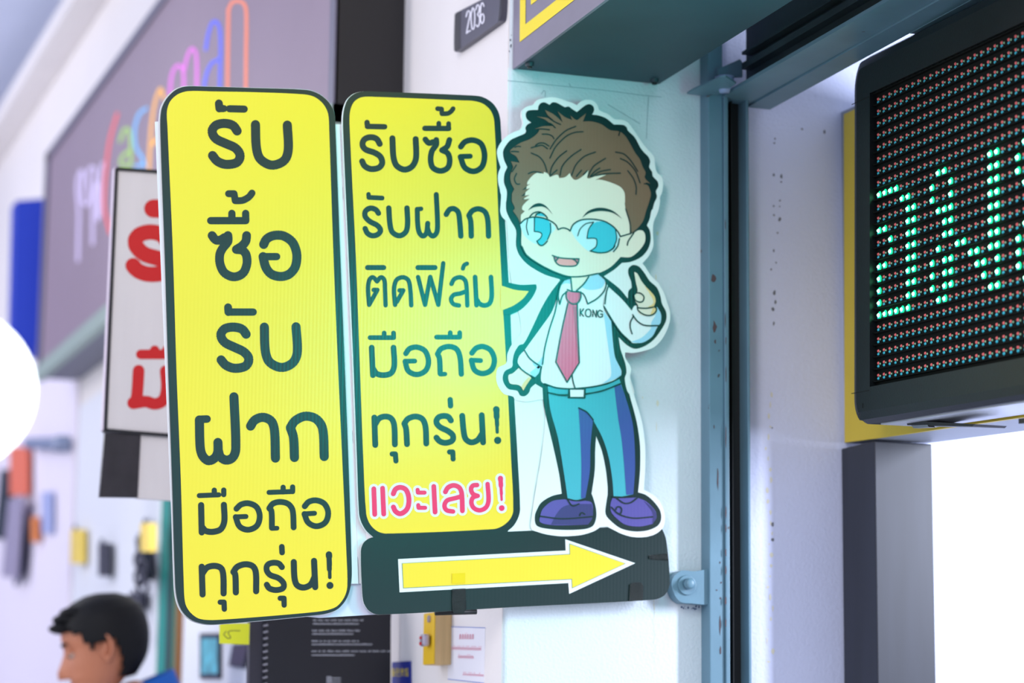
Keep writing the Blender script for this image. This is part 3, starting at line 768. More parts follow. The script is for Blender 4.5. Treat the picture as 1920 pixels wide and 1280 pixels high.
# trousers
o = inkset('trousers', [(1, '190,100c 350,118 480,118 640,90 745,45c 790,180 845,380 862,560 865,750 852,935c 780,950 700,958c 690,820 660,640 610,490 540,360c 520,560 515,760 480,970c 420,985 345,972c 320,800 270,500 210,280', zM4)], TRO, 6, 'turquoise trousers', fig)
inkset('trouser_shade', [(1, '705,105c 755,85c 790,180 845,380 862,560 865,750 852,935c 797,940c 780,700 760,500 735,350', zM4), (1, '428,268c 490,300 540,360c 520,560 515,760 480,965c 447,965c 450,700 440,450', zM4)], TROD, 7, 'purple-blue trouser shading', fig)
# shirt
sh = inkset('shirt', [(1, '680,190c 620,210 590,260 572,340 520,480 430,610 350,720 285,810c 240,860 230,920 300,1000 370,1045c 420,960c 440,935c 430,1000 428,1070 455,1095 560,1128 700,1137 900,1115 1040,1075 1113,1035c 1115,980 1062,870 1045,760 1035,640 1028,560c 960,430 1000,260c 975,200 920,155 830,175', zM3),
 (1, '1000,260c 1120,370 1205,470c 1225,430 1250,425c 1330,430 1420,440c 1452,490 1452,560 1430,600c 1380,680 1290,740 1200,742 1130,680 1040,560c 965,430', zM3)], SHIRT, 6, 'white long-sleeved shirt', fig)
inkset('shirt_shade', [(1, '960,470c 1028,560c 1045,760 1062,870 1113,980 1113,1030c 1000,1080 950,1095c 1020,1040 1028,980 1000,760', zM3), (1, '780,270c 850,180 920,155 965,185 980,215c 950,270 880,290 820,288', zM3), (1, '625,215 660,195 680,192c 682,240c 640,235 605,245c', zM3),
 (1, '330,1000c 420,930c 410,1000 370,1045c', zM3), (1, '1195,738c 1290,700 1370,620 1360,600c 1425,600c 1380,690 1290,745', zM3), (1, '1370,590 1410,500 1400,440c 1425,440c 1455,500 1452,570 1430,598c', zM3), (1, '355,920 400,915 440,860c 436,930 405,968c', zM3)], SHSH, 7, 'pale blue shirt shading', fig)
# hands and neck
inkset('hand', [(1, '240,955c 185,1005 150,1020 148,1060 165,1095 230,1105 260,1125 275,1155c 300,1110 345,1045c 300,1000', zM3)], SK, 7, 'lowered hand', fig)
inkset('hand', [(1, '1225,138c 1250,150 1290,220 1340,280 1395,340 1408,390 1390,440c 1410,450 1418,480 1385,505 1320,515 1265,495 1250,455c 1255,420 1235,390 1222,345 1240,320 1255,300 1240,230', zM3)], SK, 7, 'raised hand with a pointing finger', fig)
inkset('neck', [(1, '775,870c 965,865c 870,990 785,1037c', zM2)], SK, 7.2, 'neck', fig)
inkset('hand_shade', [(1, '1310,250c 1395,340 1408,390 1390,440c 1410,450 1418,480 1385,505c 1365,500 1380,450 1340,440c 1390,400 1360,330', zM3), (1, '320,1040c 345,1045c 300,1110 275,1155c 260,1120 290,1070', zM3)], SKD, 8, 'skin shading', fig)
inkset('face', [(1, '260,430c 262,570 310,660 450,760 600,835 750,883 900,880 1060,850 1190,785 1295,680c 1400,680 1490,610 1545,530 1552,460 1530,410 1480,402 1430,430 1395,440c 1400,300 1345,60c 1310,-90 1100,-205 600,-225 330,-190 320,-80 250,240c', zM2)], SK, 7.4, 'face and ear', fig)
hp = smooth(join(('195,640 240,590 310,545 400,510 470,460 500,408 455,402c 540,375 640,372c 560,305 470,273c 570,285 650,310c 590,260 560,205c 650,250 745,335c 720,270 690,218c 770,280 845,310c 825,262c 890,310 930,285 990,240c 955,325c 1050,325 1150,355 1240,415 1340,430 1400,480 1450,560 1500,650 1550,720 1580,800 1610,860 1600,910 1660,975c 1610,965 1640,1000 1665,1080 1650,1150 1640,1220', zM1),
 ('1600,100 1560,200 1530,300 1480,370 1410,430c 1390,330 1345,180c 1335,115c', zM2),
 ('1402,1170c 1395,1170c 1390,1070 1350,1010 1270,970 1180,940 1120,930 1085,935c 1200,880c 1110,890 1020,920c 1000,915c 1015,825c 960,890 880,935 835,902 820,862c 770,905 710,915c 690,880 610,905c 590,870 550,850c 545,870c 490,855 430,890 380,950 372,985c 405,975c 320,1040c 405,1020c 310,1105c 400,1090c 320,1140c 400,1130c 330,1200 322,1240 350,1260c', zM1),
 ('255,240c 246,330c 220,270 170,200c 190,170 160,100 160,40', zM2),
 ('215,1080 240,1030c 205,960 200,880 230,800c 205,740c 295,755c 260,690', zM1)), True, 4)
m = MB(); m.poly(hp, PB, HAIR, dY(8)); m.build('hair', fig, fix=False, label='brown spiky hair')
# tie, buckle, shoes
inkset('necktie', [(1, '640,308c 765,310c 760,370 735,405c 755,915c 648,1083c 552,910c 655,405c 640,370', zM3)], TIE, 8, 'pink tie', fig)
inkset('necktie_shade', [(1, '745,312c 765,310c 762,370 720,412 680,405c 735,390 745,350', zM3), (1, '700,430c 735,440c 755,915c 740,905c 715,600', zM3)], TIED, 9, 'darker side of the tie', fig)
inkset('buckle', [(1, '355,122c 473,122c 470,188c 358,188c', zM4)], SHIRT, 8, 'white belt buckle', fig)
inkset('shoe', [(1, '130,1110 150,1050 220,990 300,975 340,975c 420,990 480,985c 530,1000 540,1080 530,1130 500,1170c 300,1175 210,1172 130,1150', zM4)], SHOE, 7, 'purple left shoe', fig)
inkset('shoe', [(1, '690,965c 780,965 880,960c 950,990 1020,1060 1030,1110 1000,1165c 900,1185 790,1170 720,1120 680,1070 675,1010', zM4)], SHOE, 7, 'purple right shoe', fig)
inkset('shoe_shade', [(1, '215,1170c 250,1100 300,1040 360,1015 530,1010c 540,1080 530,1130 500,1170c', zM4), (1, '1000,1165c 1000,1080 960,1020 930,985c 1000,1040 1030,1090 1030,1120', zM4)], SHOED, 8, 'dark shoe shading', fig)
# eyes, mouth
inkset('eye', [(1, '385,270c 440,262 530,290c 565,340 560,420 535,490 470,562c 420,530 420,515c 460,480 470,440 440,420 395,418c', zM2), (1, '1040,315c 1120,310 1200,350 1245,410 1250,500 1215,590 1150,630 1060,635 975,618c 1030,580 1045,540 1035,490c 942,487c 960,400 1000,340', zM2), (1, '410,248c 440,225 490,235 515,262c', zM2)], EYE, 8, 'turquoise eyes', fig)
inkset('lens', [(1, '250,330 300,285 390,265 480,275 560,310 620,380c 560,450 480,540 400,540 300,470 262,400', zM2), (1, '780,390 850,310 950,285 1080,290 1200,340 1270,430 1285,500 1270,570 1210,620c 1100,640 960,620 850,520 800,450', zM2)], EYEL, 7.7, 'pale spectacle lenses', fig)
inkset('mouth', [(1, '598,682c 700,695 858,700c 850,740 820,772 720,777 650,765 610,725', zM2)], LIP, 8, 'open mouth', fig)
inkset('mouth_corner', [(1, '598,682c 650,690 615,722c', zM2), (1, '790,698c 858,700c 850,735 835,750c 820,715', zM2)], LIPD, 9, 'dark mouth corners', fig)
m = MB()
LN = [(12, zM2, '''250,330 300,285 390,265 480,275 560,305 615,345 640,395c 690,378 740,390 765,410c 800,340 880,295 1000,287 1120,308 1210,360 1265,420 1290,468c 1395,437
345,262 380,225 440,210 500,240 528,275
405,250 420,230 450,222
580,665 650,688 750,698 858,700c 850,740 820,772 720,777 650,765 610,725 598,682
645,683 620,720
785,700 815,715 845,750
1430,430 1395,480 1370,520 1362,558
262,570 310,660 450,760 600,835 750,885 900,882 1060,852
1218,625 1260,570 1280,490
418,515 440,550 470,562 500,545 528,515
975,618 1060,637 1150,630 1215,590 1232,565
772,895 785,1035
960,885 910,960 830,1035
1430,1080 1455,1055 1500,1060 1535,1095 1525,1140 1490,1152 1445,1130 1430,1080
1395,440 1390,330 1345,180'''),
 (9, zM2, '''322,290 310,370 330,450
395,275 392,415c 440,420 470,440 460,480 420,515
845,460 870,390 930,335 1010,318
1010,320 960,390 942,487c 1035,490 1045,540 1030,580 975,618
1240,400 1250,500 1215,590
560,330 562,420 530,500'''),
 (11, zM1, '''245,595 270,585 303,588
205,640 240,638 283,642
415,600 470,585 530,575 585,610
460,575 500,552 550,553 600,582
530,458 590,460 635,480 652,505
480,405 540,405 605,413
612,612 680,510 780,420 880,377
610,708 670,590 780,480 870,440 955,433
415,655 500,695 550,760 580,850
610,885 630,800 700,700 785,632
715,890 740,790 830,690 935,618
835,890 880,780 970,690 1085,645
1005,900 1060,800 1110,760 1190,710
1295,645 1380,665 1450,730 1525,845
1345,712 1420,750 1500,840 1550,965
1422,840 1480,920 1510,1010 1507,1085
1030,900 1080,845 1130,812
1045,900 1130,850 1240,827
1090,890 1200,870 1345,865
1595,975 1665,980
1340,430 1328,472
385,870 440,850 520,860
262,868 240,920 250,960 270,980 295,978
260,780 215,850
620,890 650,860 685,832
885,900 910,870 940,835
960,880 1000,840
600,290 660,330 720,357
560,340 620,350 665,392'''),
 (10, zM3, '''675,190 620,212 588,262 573,345 585,415c 610,340 650,305
650,290 690,305 765,312
740,305 790,330 825,412c 900,370 960,310 983,250 975,205 920,155
570,345 545,480 500,620 455,800 438,930
1000,265 985,310 972,412
965,435 1040,560 1110,660 1195,740
285,812 330,880 430,955
240,958 300,1005 372,1045
1215,520 1190,570 1190,620 1205,668
1210,505 1250,560 1310,595 1430,598
1250,425 1255,465 1300,500 1350,512 1395,495 1415,455 1395,435
1255,445 1320,450 1385,440
640,308 645,370 690,412 735,408 765,360 765,310
655,405 600,650 552,910c 648,1083c 753,915c 740,600 735,410
690,1020 700,1080 715,1130
455,1095 560,1130 700,1138 900,1116 1040,1076 1113,1030
490,1172 580,1190 665,1190
803,1187 950,1155 1110,1095
665,1140 660,1215c 800,1217c 803,1137'''),
 (9, zM4, '''428,268 490,300 540,360
200,152 280,170 355,172
472,160 600,140 750,80
355,122c 473,122c 470,188c 358,188c 355,122
130,1105 300,1125 540,1108
345,972 410,985 480,968
340,975 380,1025 430,1010
690,955 780,958 850,945
720,965 780,1005 830,1000 880,965
680,1035 740,1090 850,1120 1000,1110
715,1055 725,1035 750,1035 760,1055 750,1085 720,1078
435,1100 450,1078 475,1090''')]
for wd, z, specs in LN:
    s_ = 5.565 if z in (zM1, zM2) else (4.571 if z is zM3 else 4.1276)
    for ln in specs.split('\n'):
        m.stroke(smooth(cv(ln, z)), 1.15 * wd / s_, PB, INK, dY(10))
# brows as tapered shapes
m.poly(smooth(cv('325,195c 380,140 440,120 500,140 550,190 585,240c 530,180 480,155 430,155 380,165', zM2), True), PB, INK, dY(10))
m.poly(smooth(cv('890,272c 950,205 1040,170 1130,172 1220,205 1312,285c 1220,225 1130,203 1050,203 960,225', zM2), True), PB, INK, dY(10))
m.build('ink_lines', fig, fix=False, label='dark drawn lines', kind='stuff')
m = MB()
KZ = '''9: 762,455 760,515
9: 790,455 765,487c 790,518
9: 815,462 806,480 808,508 825,522 845,518 852,495 848,468 832,458 815,462
9: 868,520 870,465c 898,525c 902,468
9: 950,478 930,467 915,478 912,505 925,525 950,522c 952,500c 935,500'''
glyphs(m, zM3, 4.571, KZ.replace('9:', '10:'), PB, INK, dY(10)); letters(m, 'letter', fig)

# ============================================================ HOUSE NUMBER
zN = zm(820, 0, 3.2)
np_ = thing('number_plate', tuple(hX(895, 60, XC)), 'dark grey house number plate reading 2036 on the pillar', 'number plate')
PN = PX(XC - 0.012)
PLT = mat('number_plate_grey', (70, 68, 84), 0.4); PLD = mat('plate_black', (18, 14, 20), 0.4); DIG = mat('digit_white', (236, 234, 245), 0.5)
m = MB(); m.poly(conv('110,78c 104,90 100,300 112,311 355,140c 375,122 383,60 388,-80c 300,-20c', zN, True), PN, PLT, thick=(0.012, 0, 0)); m.build('plate', np_, fix=True)
m = MB(); m.poly(conv('110,79 140,65 138,292 110,309 102,300 105,90', zN, sm=False), PN, PLD, (-0.0004, 0, 0)); m.build('end_band', np_, fix=False, label='black end of the plate'); m = MB(); m.poly(conv('364,130 376,118 388,-60 380,-60 370,95', zN, sm=False), PN, PLD, (-0.0004, 0, 0)); m.build('end_band', np_, fix=False, label='black end of the plate')
m = MB(); glyphs(m, zN, 3.2, '''8: 176,100 184,70 194,66 199,85 193,118 178,200c
8: 178,198 200,184
8: 215,47 206,85 208,150 216,176 225,150 227,85 222,55 215,47
8: 234,60 243,30 253,36 254,62 244,88c
8: 244,88 256,105 255,140 245,160 236,150
8: 282,38 273,18 264,40 261,100 268,140 278,135 283,105 277,85 268,88 262,110''', PN, DIG, (-0.0008, 0, 0)); letters(m, 'digit', np_, label='white digit')

# ============================================================ LEFT RED-LETTER SIGN
YR = 4.28; PR_ = PY(YR)
red = thing('hanging_sign', tuple(hY(260, 810, YR)), 'white sign with bold red Thai letters behind the tall yellow board', 'sign')
RW = mat('sign_white_plastic', (218, 212, 212), 0.5, noise=0.03, nscale=6, streak=True); RF = mat('sign_frame_dark', (22, 22, 30), 0.4); RED = mat('ink_red', (200, 0, 8), 0.5)
m = MB(); m.poly([(222, 319), (520, 340), (520, 830), (201, 803)], PR_, RW, thick=(0, 0.02, 0)); m.build('panel', red)
m = MB()
for a_, b_ in (((219, 316), (524, 337)), ((219, 316), (197.5, 806)), ((197.5, 806), (524, 832)), ((524, 337), (524, 832))):
    d = Vector((b_[0] - a_[0], b_[1] - a_[1])).normalized(); nn = Vector((-d.y, d.x)) * 3.0; a2 = Vector(a_); b2 = Vector(b_)
    m.poly([tuple(a2 + nn), tuple(b2 + nn), tuple(b2 - nn), tuple(a2 - nn)], PY(YR - 0.004), RF, thick=(0, 0.026, 0))
m.build('frame', red, label='thin dark frame')
m = MB(); m.poly([(214.5, 314), (217, 314), (195, 806), (192.5, 806)], PY(YR - 0.002), mat('frame_edge_pale', (206, 190, 206), 0.4), thick=(0, 0.02, 0)); m.build('frame_edge', red)
m = MB(); zR = zm(0, 300, 2.559)
glyphs(m, zR, 2.559, '''88: 735,233 860,233
74: 810,400 775,358 715,345 660,365 650,405 690,450 780,480 812,515 790,540 715,548 660,530 638,506
46: 675,932 860,932
46: 742,912 742,932
46: 800,912 800,932
56: 665,1010 658,1120 650,1165
60: 640,1165 645,1163
56: 650,1165 700,1158 745,1170 785,1150 800,1090 795,1012''', PR_, RED, (0, -0.0006, 0)); letters(m, 'letter', red, label='bold red letter')
m = MB(); m.poly([(197, 812), (264, 814), (258, 932), (187, 931)], PR_, mat('black_tape', (38, 34, 40), 0.35, noise=0.3, nscale=30, bump=0.4), thick=(0, 0.015, 0)); m.build('taped_board', red, label='scuffed black lower panel')
m = MB(); m.poly([(263, 812), (520, 832), (520, 950), (257, 934)], PY(YR + 0.004), RW, thick=(0, 0.014, 0)); m.build('lower_panel', red)
for zz in (340, 800):
    q = hY(515, zz, YR + 0.021); m = MB(); m.box((q.x, YR + 0.021, q.z - 0.02), (XC - 0.002, YR + 0.036, q.z), RF); m.build('wall_arm', red)

# ============================================================ FAR SHOP SIGN (letters run along the shopfront)
YB_ = hX(760, 60, XC).y
XS = hY(639, 60, YB_).x
PSg = PX(XS)
y_far = hX(92, 290, XS).y; z_top = hX(92, 290, XS).z; z_bot = hX(82, 703, XS).z
big = thing('shop_sign', ((XS + XC) / 2, (YB_ + y_far) / 2, z_bot), 'long mauve lightbox sign with multicoloured neon-style letters above the shopfront', 'sign')
MAUVE = mat('mauve_acrylic', (146, 126, 142), 0.45, noise=0.03, nscale=3)
m = MB(); m.box((XS, YB_ + 0.02, z_bot), (XC - 0.001, y_far, z_top), mat('sign_housing', (120, 122, 138), 0.6)); m.build('housing', big)
m = MB(); m.box((XS - 0.004, YB_ + 0.03, z_bot + 0.03), (XS, y_far - 0.04, z_top - 0.02), MAUVE); m.build('face_panel', big)
m = MB(); m.box((XS - 0.008, YB_, z_bot), (XC - 0.001, YB_ + 0.02, z_top), mat('black_end', (20, 16, 18), 0.6)); m.build('end_panel', big, label='black end panel')
m = MB(); EDG = mat('edge_trim', (104, 100, 118), 0.4)
m.box((XS - 0.012, YB_ + 0.0, z_bot), (XS - 0.004, YB_ + 0.035, z_top), EDG); m.box((XS - 0.012, y_far - 0.05, z_bot), (XS - 0.004, y_far, z_top), EDG)
m.box((XS - 0.012, YB_, z_top - 0.025), (XS - 0.004, y_far, z_top), EDG)
m.build('edge_trim', big)
m = MB(); m.box((XS - 0.014, YB_, z_bot - 0.01), (XS + 0.01, y_far, z_bot + 0.035), mat('sage_trim', (150, 168, 160), 0.5)); m.build('bottom_trim', big, label='pale green bottom trim')
zW = zm(0, 0, 2.909)
def em(n, c): return mat('neon_' + n, c, 0.5, emit=c, estr=0.2)
PG = PX(XS - 0.0046)
for nm, colr, s_ in [('orange', (250, 135, 90), '1240,520 1243,250 1246,60\n1243,60 1265,15 1295,5 1330,20 1343,70 1342,300 1340,520'), ('blue', (84, 100, 240), '1122,270 1140,170 1172,115 1200,170 1200,400 1196,520\n1196,320 1150,350 1120,430 1110,520'), ('magenta', (225, 110, 215), '925,520 940,400 975,355 1000,400 1000,520\n1000,400 1025,300 1052,265 1072,320 1072,520'),
  ('amber', (248, 178, 70), '812,920 830,650 872,485 895,540\n830,790 880,730'), ('sky', (110, 185, 240), '798,590 760,620 735,700 740,800 775,860 790,905\n770,900 740,905'), ('green', (160, 205, 90), '655,770 690,700 712,760 712,900\n712,820 670,850 660,895 700,905'), ('red', (240, 85, 85), '640,620 600,760 575,950 568,1130 600,1270'), ('white', (205, 190, 225), '425,1420 430,1180 440,930 470,1120 495,910 505,1100 505,1330\n545,1180 548,950 560,890\n530,1200 530,1000')]:
    m = MB()
    for ln in s_.split('\n'): m.stroke(conv(ln, zW), 17 / 2.909, PG, em(nm, colr))
    m.build('letter', big, fix=False, label=nm + ' letter')

# ============================================================ PROJECTING SIGNS BEYOND
Yb = hX(79, 500, XC).y - 0.3
m = MB(); m.poly([(31, 376), (82, 372), (82, 664), (60, 664), (60, 650), (24, 650)], PY(Yb), mat('blue_lightbox', (0, 44, 165), 0.5, emit=(0, 50, 180), estr=0.2), thick=(0, 0.12, 0))
tag(m.build('projecting_sign'), 'plain blue projecting sign beyond the mauve shop sign', 'sign')
lamp = thing('round_sign', tuple(hY(-88, 878, 6.0)), 'round white glowing lightbox sign at the left edge', 'sign')
c0 = hY(-88, 728, 6.0); rad = 148 / FP * 6.0 * 1.06
m = MB(); m.cyl(c0, c0 + Vector((0, 0.12, 0)), rad, mat('lightbox_rim', (230, 234, 240), 0.4), seg=48); m.build('casing', lamp)
m = MB(); m.cyl(c0 - Vector((0, 0.004, 0)), c0, rad * 0.97, mat('lightbox_face', (255, 255, 255), 0.5, emit=(255, 255, 248), estr=1.6), seg=48); m.build('lit_face', lamp, label='glowing white face')

# ============================================================ GOODS AND PANELS ON THE SHOPFRONT (blurred)
PFX = lambda d: PX(XC - d)
def slab(name, pts, d, t, mt, label, cat, group=None, parent=None, plane='X'):
    m = MB()
    if plane == 'X': m.poly(pts, PX(XC - d - t), mt, thick=(t, 0, 0))
    else: m.poly(pts, PY(plane), mt, thick=(0, t, 0))
    o = m.build(name, parent)
    if label and parent is None: tag(o, label, cat, group)
    elif label: o['label'] = label
    return o
def upright(name, a, b, c_, d, t, mt, label, cat):
    """plumb slab standing on the floor against the shopfront: px a..c_ wide, top at px b"""
    y1 = hX(a, 1100, XC - d - t).y; y0 = hX(c_, 1100, XC - d - t).y; z = hX((a + c_) / 2, b, XC).z
    m = MB(); m.box((XC - d - t, y0, 0), (XC - d, y1, z), mt); return tag(m.build(name), label, cat)
R4 = lambda a, b, c_, d: [(a, b), (c_, b), (c_, d), (a, d)]
BW = mat('board_white', (226, 228, 236), 0.6); LAV = mat('panel_lavender', (234, 226, 240), 0.6); TEAL = mat('teal_frame', (0, 140, 130), 0.5); DK = mat('dark_frame', (28, 40, 52), 0.6); BRN = mat('brown_post', (130, 84, 36), 0.7)
upright('shopfront_board', -40, 712, 128, 0.003, 0.012, LAV, 'pale lavender shopfront panel at the far left', 'panel')
upright('display_board', 136, 722, 294, 0.003, 0.012, BW, 'white display board hung with accessories behind the man', 'board')
upright('door_frame', 298, 900, 313, 0.003, 0.012, TEAL, 'teal frame post left of the dark one', 'post')
upright('door_frame', 314.5, 900, 323, 0.003, 0.012, DK, 'dark frame post between the teal posts', 'post')
upright('door_frame', 324.5, 900, 330, 0.003, 0.012, mat('green_frame', (40, 120, 95), 0.5), 'thin green frame post beside the brown one', 'post')
upright('door_frame', 331, 900, 338, 0.003, 0.012, BRN, 'brown wooden frame post', 'post')
upright('display_board', 346, 1000, 640, 0.003, 0.012, BW, 'white display board behind the phone pictures', 'board')
YEO = mat('yellow_goods', (236, 205, 96), 0.6); DKG = mat('dark_goods', (44, 44, 62), 0.6); OR = mat('orange_banner', (226, 112, 84), 0.6); BLP = mat('blue_print', (160, 170, 215), 0.6)
def pack(pts, mt, label, cat, capm=None, dd=0.0):
    e = thing('hanging_pack', tuple(PX(XC - 0.03)(pts[2][0], pts[2][1])), label, cat)
    m = MB(); m.poly(pts, PX(XC - 0.045 - dd), mt, thick=(0.02 + min(dd, 0), 0, 0)); m.build('pack', e)
    cx = (pts[0][0] + pts[1][0]) / 2; a_ = PX(XC - 0.03 - dd)(cx, pts[0][1]); b_ = PX(XC - 0.017)(cx, pts[0][1] - 6)
    m = MB(); m.cyl(a_, b_, 0.004, DKG, seg=8); m.build('hook', e)
    return e
pack(R4(132, 992, 148, 1056), YEO, 'pale yellow pack hanging on the board, leftmost', 'pack')
pack(R4(184, 1018, 197, 1080), DKG, 'slim dark pack hanging on the board, between the two yellow ones', 'pack')
pack(R4(263, 980, 279, 1034), YEO, 'yellow pack hanging above the dark accessories', 'pack', dd=0.034)
pack([(253, 1008), (268, 1014), (276, 1088), (262, 1082)], DKG, 'dark pouch hanging below the right yellow pack', 'pack')
pack([(240, 1112), (262, 1112), (262, 1140), (243, 1146)], DKG, 'dark accessory bundle hanging above the man', 'pack')
slab('banner', R4(18, 838, 50, 928), 0.03, 0.01, OR, 'orange hanging banner below the round glowing sign', 'banner')
slab('notice', R4(78, 922, 98, 1000), 0.0235, 0.004, BLP, 'pale blue printed notice on the lavender panel', 'notice')
slab('tag_strip', R4(58, 968, 67, 1016), 0.03, 0.01, mat('red_yellow', (226, 130, 60), 0.6), 'small orange hang tag on the lavender panel', 'tag')
slab('phone_case', [(0, 880), (18, 880), (8, 1010), (-12, 1010)], 0.03, 0.01, DK, 'dark blue phone case at the far left edge', 'phone case')
slab('phone_case', [(30, 1000), (42, 960), (40, 1070), (26, 1098)], 0.03, 0.01, mat('navy', (24, 44, 92), 0.5), 'navy phone case under the orange banner', 'phone case')
m = MB(); m.cyl(PX(XC - 0.05)(54, 831), PX(XC - 0.05)(116, 832), 0.02, mat('rail_blue', (128, 140, 170), 0.5), seg=10); m.cyl(PX(XC - 0.05)(116, 822), PX(XC - 0.05)(116, 842), 0.03, MATS['rail_blue'], seg=10)
tag(m.build('wall_rail'), 'blue-grey metal rail end right of the round glowing sign', 'rail')
# a bundle of dark cables on a hook
cb = thing('cable_bundle', tuple(PX(XC - 0.02)(262, 1105)), 'tangled dark cables hanging on the board above the man', 'cable')
for k_ in range(4):
    m = MB(); cx_, cy_ = 262 + (k_ % 2) * 6, 1050 + 16 * k_
    p_ = [PX(XC - 0.066 - 0.004 * k_)(cx_ + 9 * math.cos(a_ * 0.52) , cy_ + 15 * math.sin(a_ * 0.52)) for a_ in range(13)]
    for a_ in range(12): m.cyl(p_[a_], p_[a_ + 1], 0.005, DKG, seg=6)
    m.build('cable', cb)
slab('banner', [(16, 936), (42, 930), (30, 1085), (2, 1080)], 0.055, 0.008, mat('grey_lilac_banner', (150, 142, 168), 0.6), 'grey lilac hanging strip below the orange banner', 'banner')
# phone pictures
def phone(pts, scr, label):
    e = thing('phone', tuple(PX(XC - 0.02)(pts[2][0], pts[2][1])), label, 'phone')
    m = MB(); m.poly(pts, PX(XC - 0.022), mat('phone_black', (16, 18, 26), 0.3), thick=(0.009, 0, 0)); m.build('case', e)
    cx = sum(p[0] for p in pts) / 4; cy = sum(p[1] for p in pts) / 4
    m = MB(); m.poly([(cx + (p[0] - cx) * 0.84, cy + (p[1] - cy) * 0.78) for p in pts], PX(XC - 0.0224), scr); m.build('screen', e, fix=False)
    m = MB(); bb = [(cx + (p[0] - cx) * 0.15, cy + (pts[2][1] - cy) * 0.88 + (p[1] - cy) * 0.04) for p in pts]; m.poly(bb, PX(XC - 0.0226), DKG); m.build('button', e, fix=False)
phone(R4(374, 1187, 411, 1272), mat('screen_teal', (90, 180, 195), 0.3, noise=0.5, nscale=30), 'upright phone with a teal screen under the tall yellow board')
phone([(436, 1208), (466, 1206), (456, 1252), (428, 1248)], mat('screen_dark', (60, 40, 56), 0.3), 'tilted dark phone under the sticky note')
m = MB(); m.poly([(412, 1168), (468, 1168), (467, 1208), (412, 1206)], PY(4.12), mat('sticky_yellow', (232, 236, 40), 0.6), thick=(0, 0.003, 0))
sn = m.build('sticky_note'); tag(sn, 'bright yellow sticky note under the tall yellow board', 'note')
m = MB(); m.stroke(smooth(parse('424,1183 420,1190 432,1196 428,1184 450,1182')), 1.2, PY(4.1195), DKG); m.build('scribble', sn, fix=False, label='grey pen scribble')
# black spiral box
YK = 4.13; PK = PY(YK)
KB = mat('black_card', (24, 24, 34), 0.5); KT = mat('print_grey', (205, 206, 214), 0.6)
bk = thing('display_box', tuple(hY(600, 1330, YK)), 'black printed display card with white text under the signboards', 'display card')
zK = zm(400, 1100, 3.429)
m = MB(); m.poly([(496, 1120), (735, 1120), (733, 1165), (732, 1420), (494, 1420)], PK, KB, thick=(0, 0.02, 0)); m.build('card', bk)
m = MB(); m.poly([(470, 1130), (495, 1130), (492, 1420), (464, 1420)], PY(YK + 0.004), mat('card_grey', (48, 46, 58), 0.5), thick=(0, 0.02, 0)); m.build('side_panel', bk, label='dark grey side panel')
m = MB()
for k in range(14):
    p = hY(498 - k * 0.15, 1172 + 12.2 * k, YK - 0.002)
    ring = []
    m.cyl(p - Vector((0.004, 0, 0.001)), p + Vector((0.004, 0, 0.001)), 0.0018, mat('wire', (170, 170, 180), 0.3, metal=0.8), seg=8)
m.build('spiral_binding', bk, label='wire spiral binding')
LINES = [(640, 213, 965, 'a'), (640, 236, 935, 'T'), (635, 280, 943, 'a'), (635, 301, 900, 'T'), (633, 347, 937, 'a'), (633, 368, 1020, 'T'), (632, 412, 1140, 'a'), (632, 437, 908, 'T')]
m = MB(); random.seed(3)
for x_0, y_, x_1, kind in LINES:
    x = x_0
    while x < x_1:
        wl = random.uniform(16, 48) if kind == 'a' else x_1 - x_0
        xe = min(x + wl, x_1); xx = x
        while xx < xe:
            hh = random.choice([8, 8, 11, 8]); a_ = xx; b_ = min(xx + 5, xe)
            pts = [zK(a_, y_ + 5), zK(a_ + 1.5, y_ + 5 - hh), zK(b_ - 1, y_ + 5 - hh), zK(b_, y_ + 5)]
            m.poly(pts, PY(YK - 0.0005), KT); xx += 6.6
        x = xe + 9
for i in range(6):
    m.poly([zK(728, 575 + i * 8), zK(760 + (i % 2) * 60, 575 + i * 8), zK(760 + (i % 2) * 60, 579 + i * 8), zK(728, 579 + i * 8)], PY(YK - 0.0005), KT)
m.build('text', bk, fix=False, label='small white print', kind='stuff')
# blue sign with yellow characters
bl = thing('welcome_sticker', tuple(hX(752, 1300, XC)), 'small blue sign with yellow Chinese characters beside the black display card', 'sign')
slab('plate', [(735, 1241), (768, 1239), (770, 1420), (733, 1420)], 0.001, 0.004, mat('blue_enamel', (16, 40, 140), 0.4), None, None, parent=bl)
YC = mat('char_yellow', (240, 215, 60), 0.5); m = MB(); PZ = PX(XC - 0.0055); zH = zm(400, 1100, 3.429)
for cx in (1157, 1185, 1214, 1243):
    for j, dy in enumerate((0, 105)):
        ss = {1157: '0,-26 0,26|-9,-20 9,-20|-9,0 9,0|-9,22 9,22|-9,-20 -9,22|9,-8 4,26', 1185: '-9,-26 -9,20|-9,22 10,26|-3,-22 9,-22|9,-22 9,10|-3,-22 -3,10|-3,-4 9,-4', 1214: '0,-28 0,-4|-9,-20 -4,-8|9,-20 4,-8|-10,-4 10,-4|-4,-4 -9,26|4,-4 4,20|4,22 11,22', 1243: '-8,-24 -8,24|-10,-8 -3,-10|0,-24 9,-24|0,-10 9,-10|0,2 9,2|3,2 0,26|5,2 9,26|0,-24 0,-10'}[cx]
        for seg in ss.split('|'):
            q = [tuple(map(float, t.split(','))) for t in seg.split()]
            m.stroke([(*zH(cx + a_, 548 + dy + b_), 0) for a_, b_ in q], 1.1, PZ, YC)
m.build('characters', bl, fix=False, label='yellow Chinese characters')
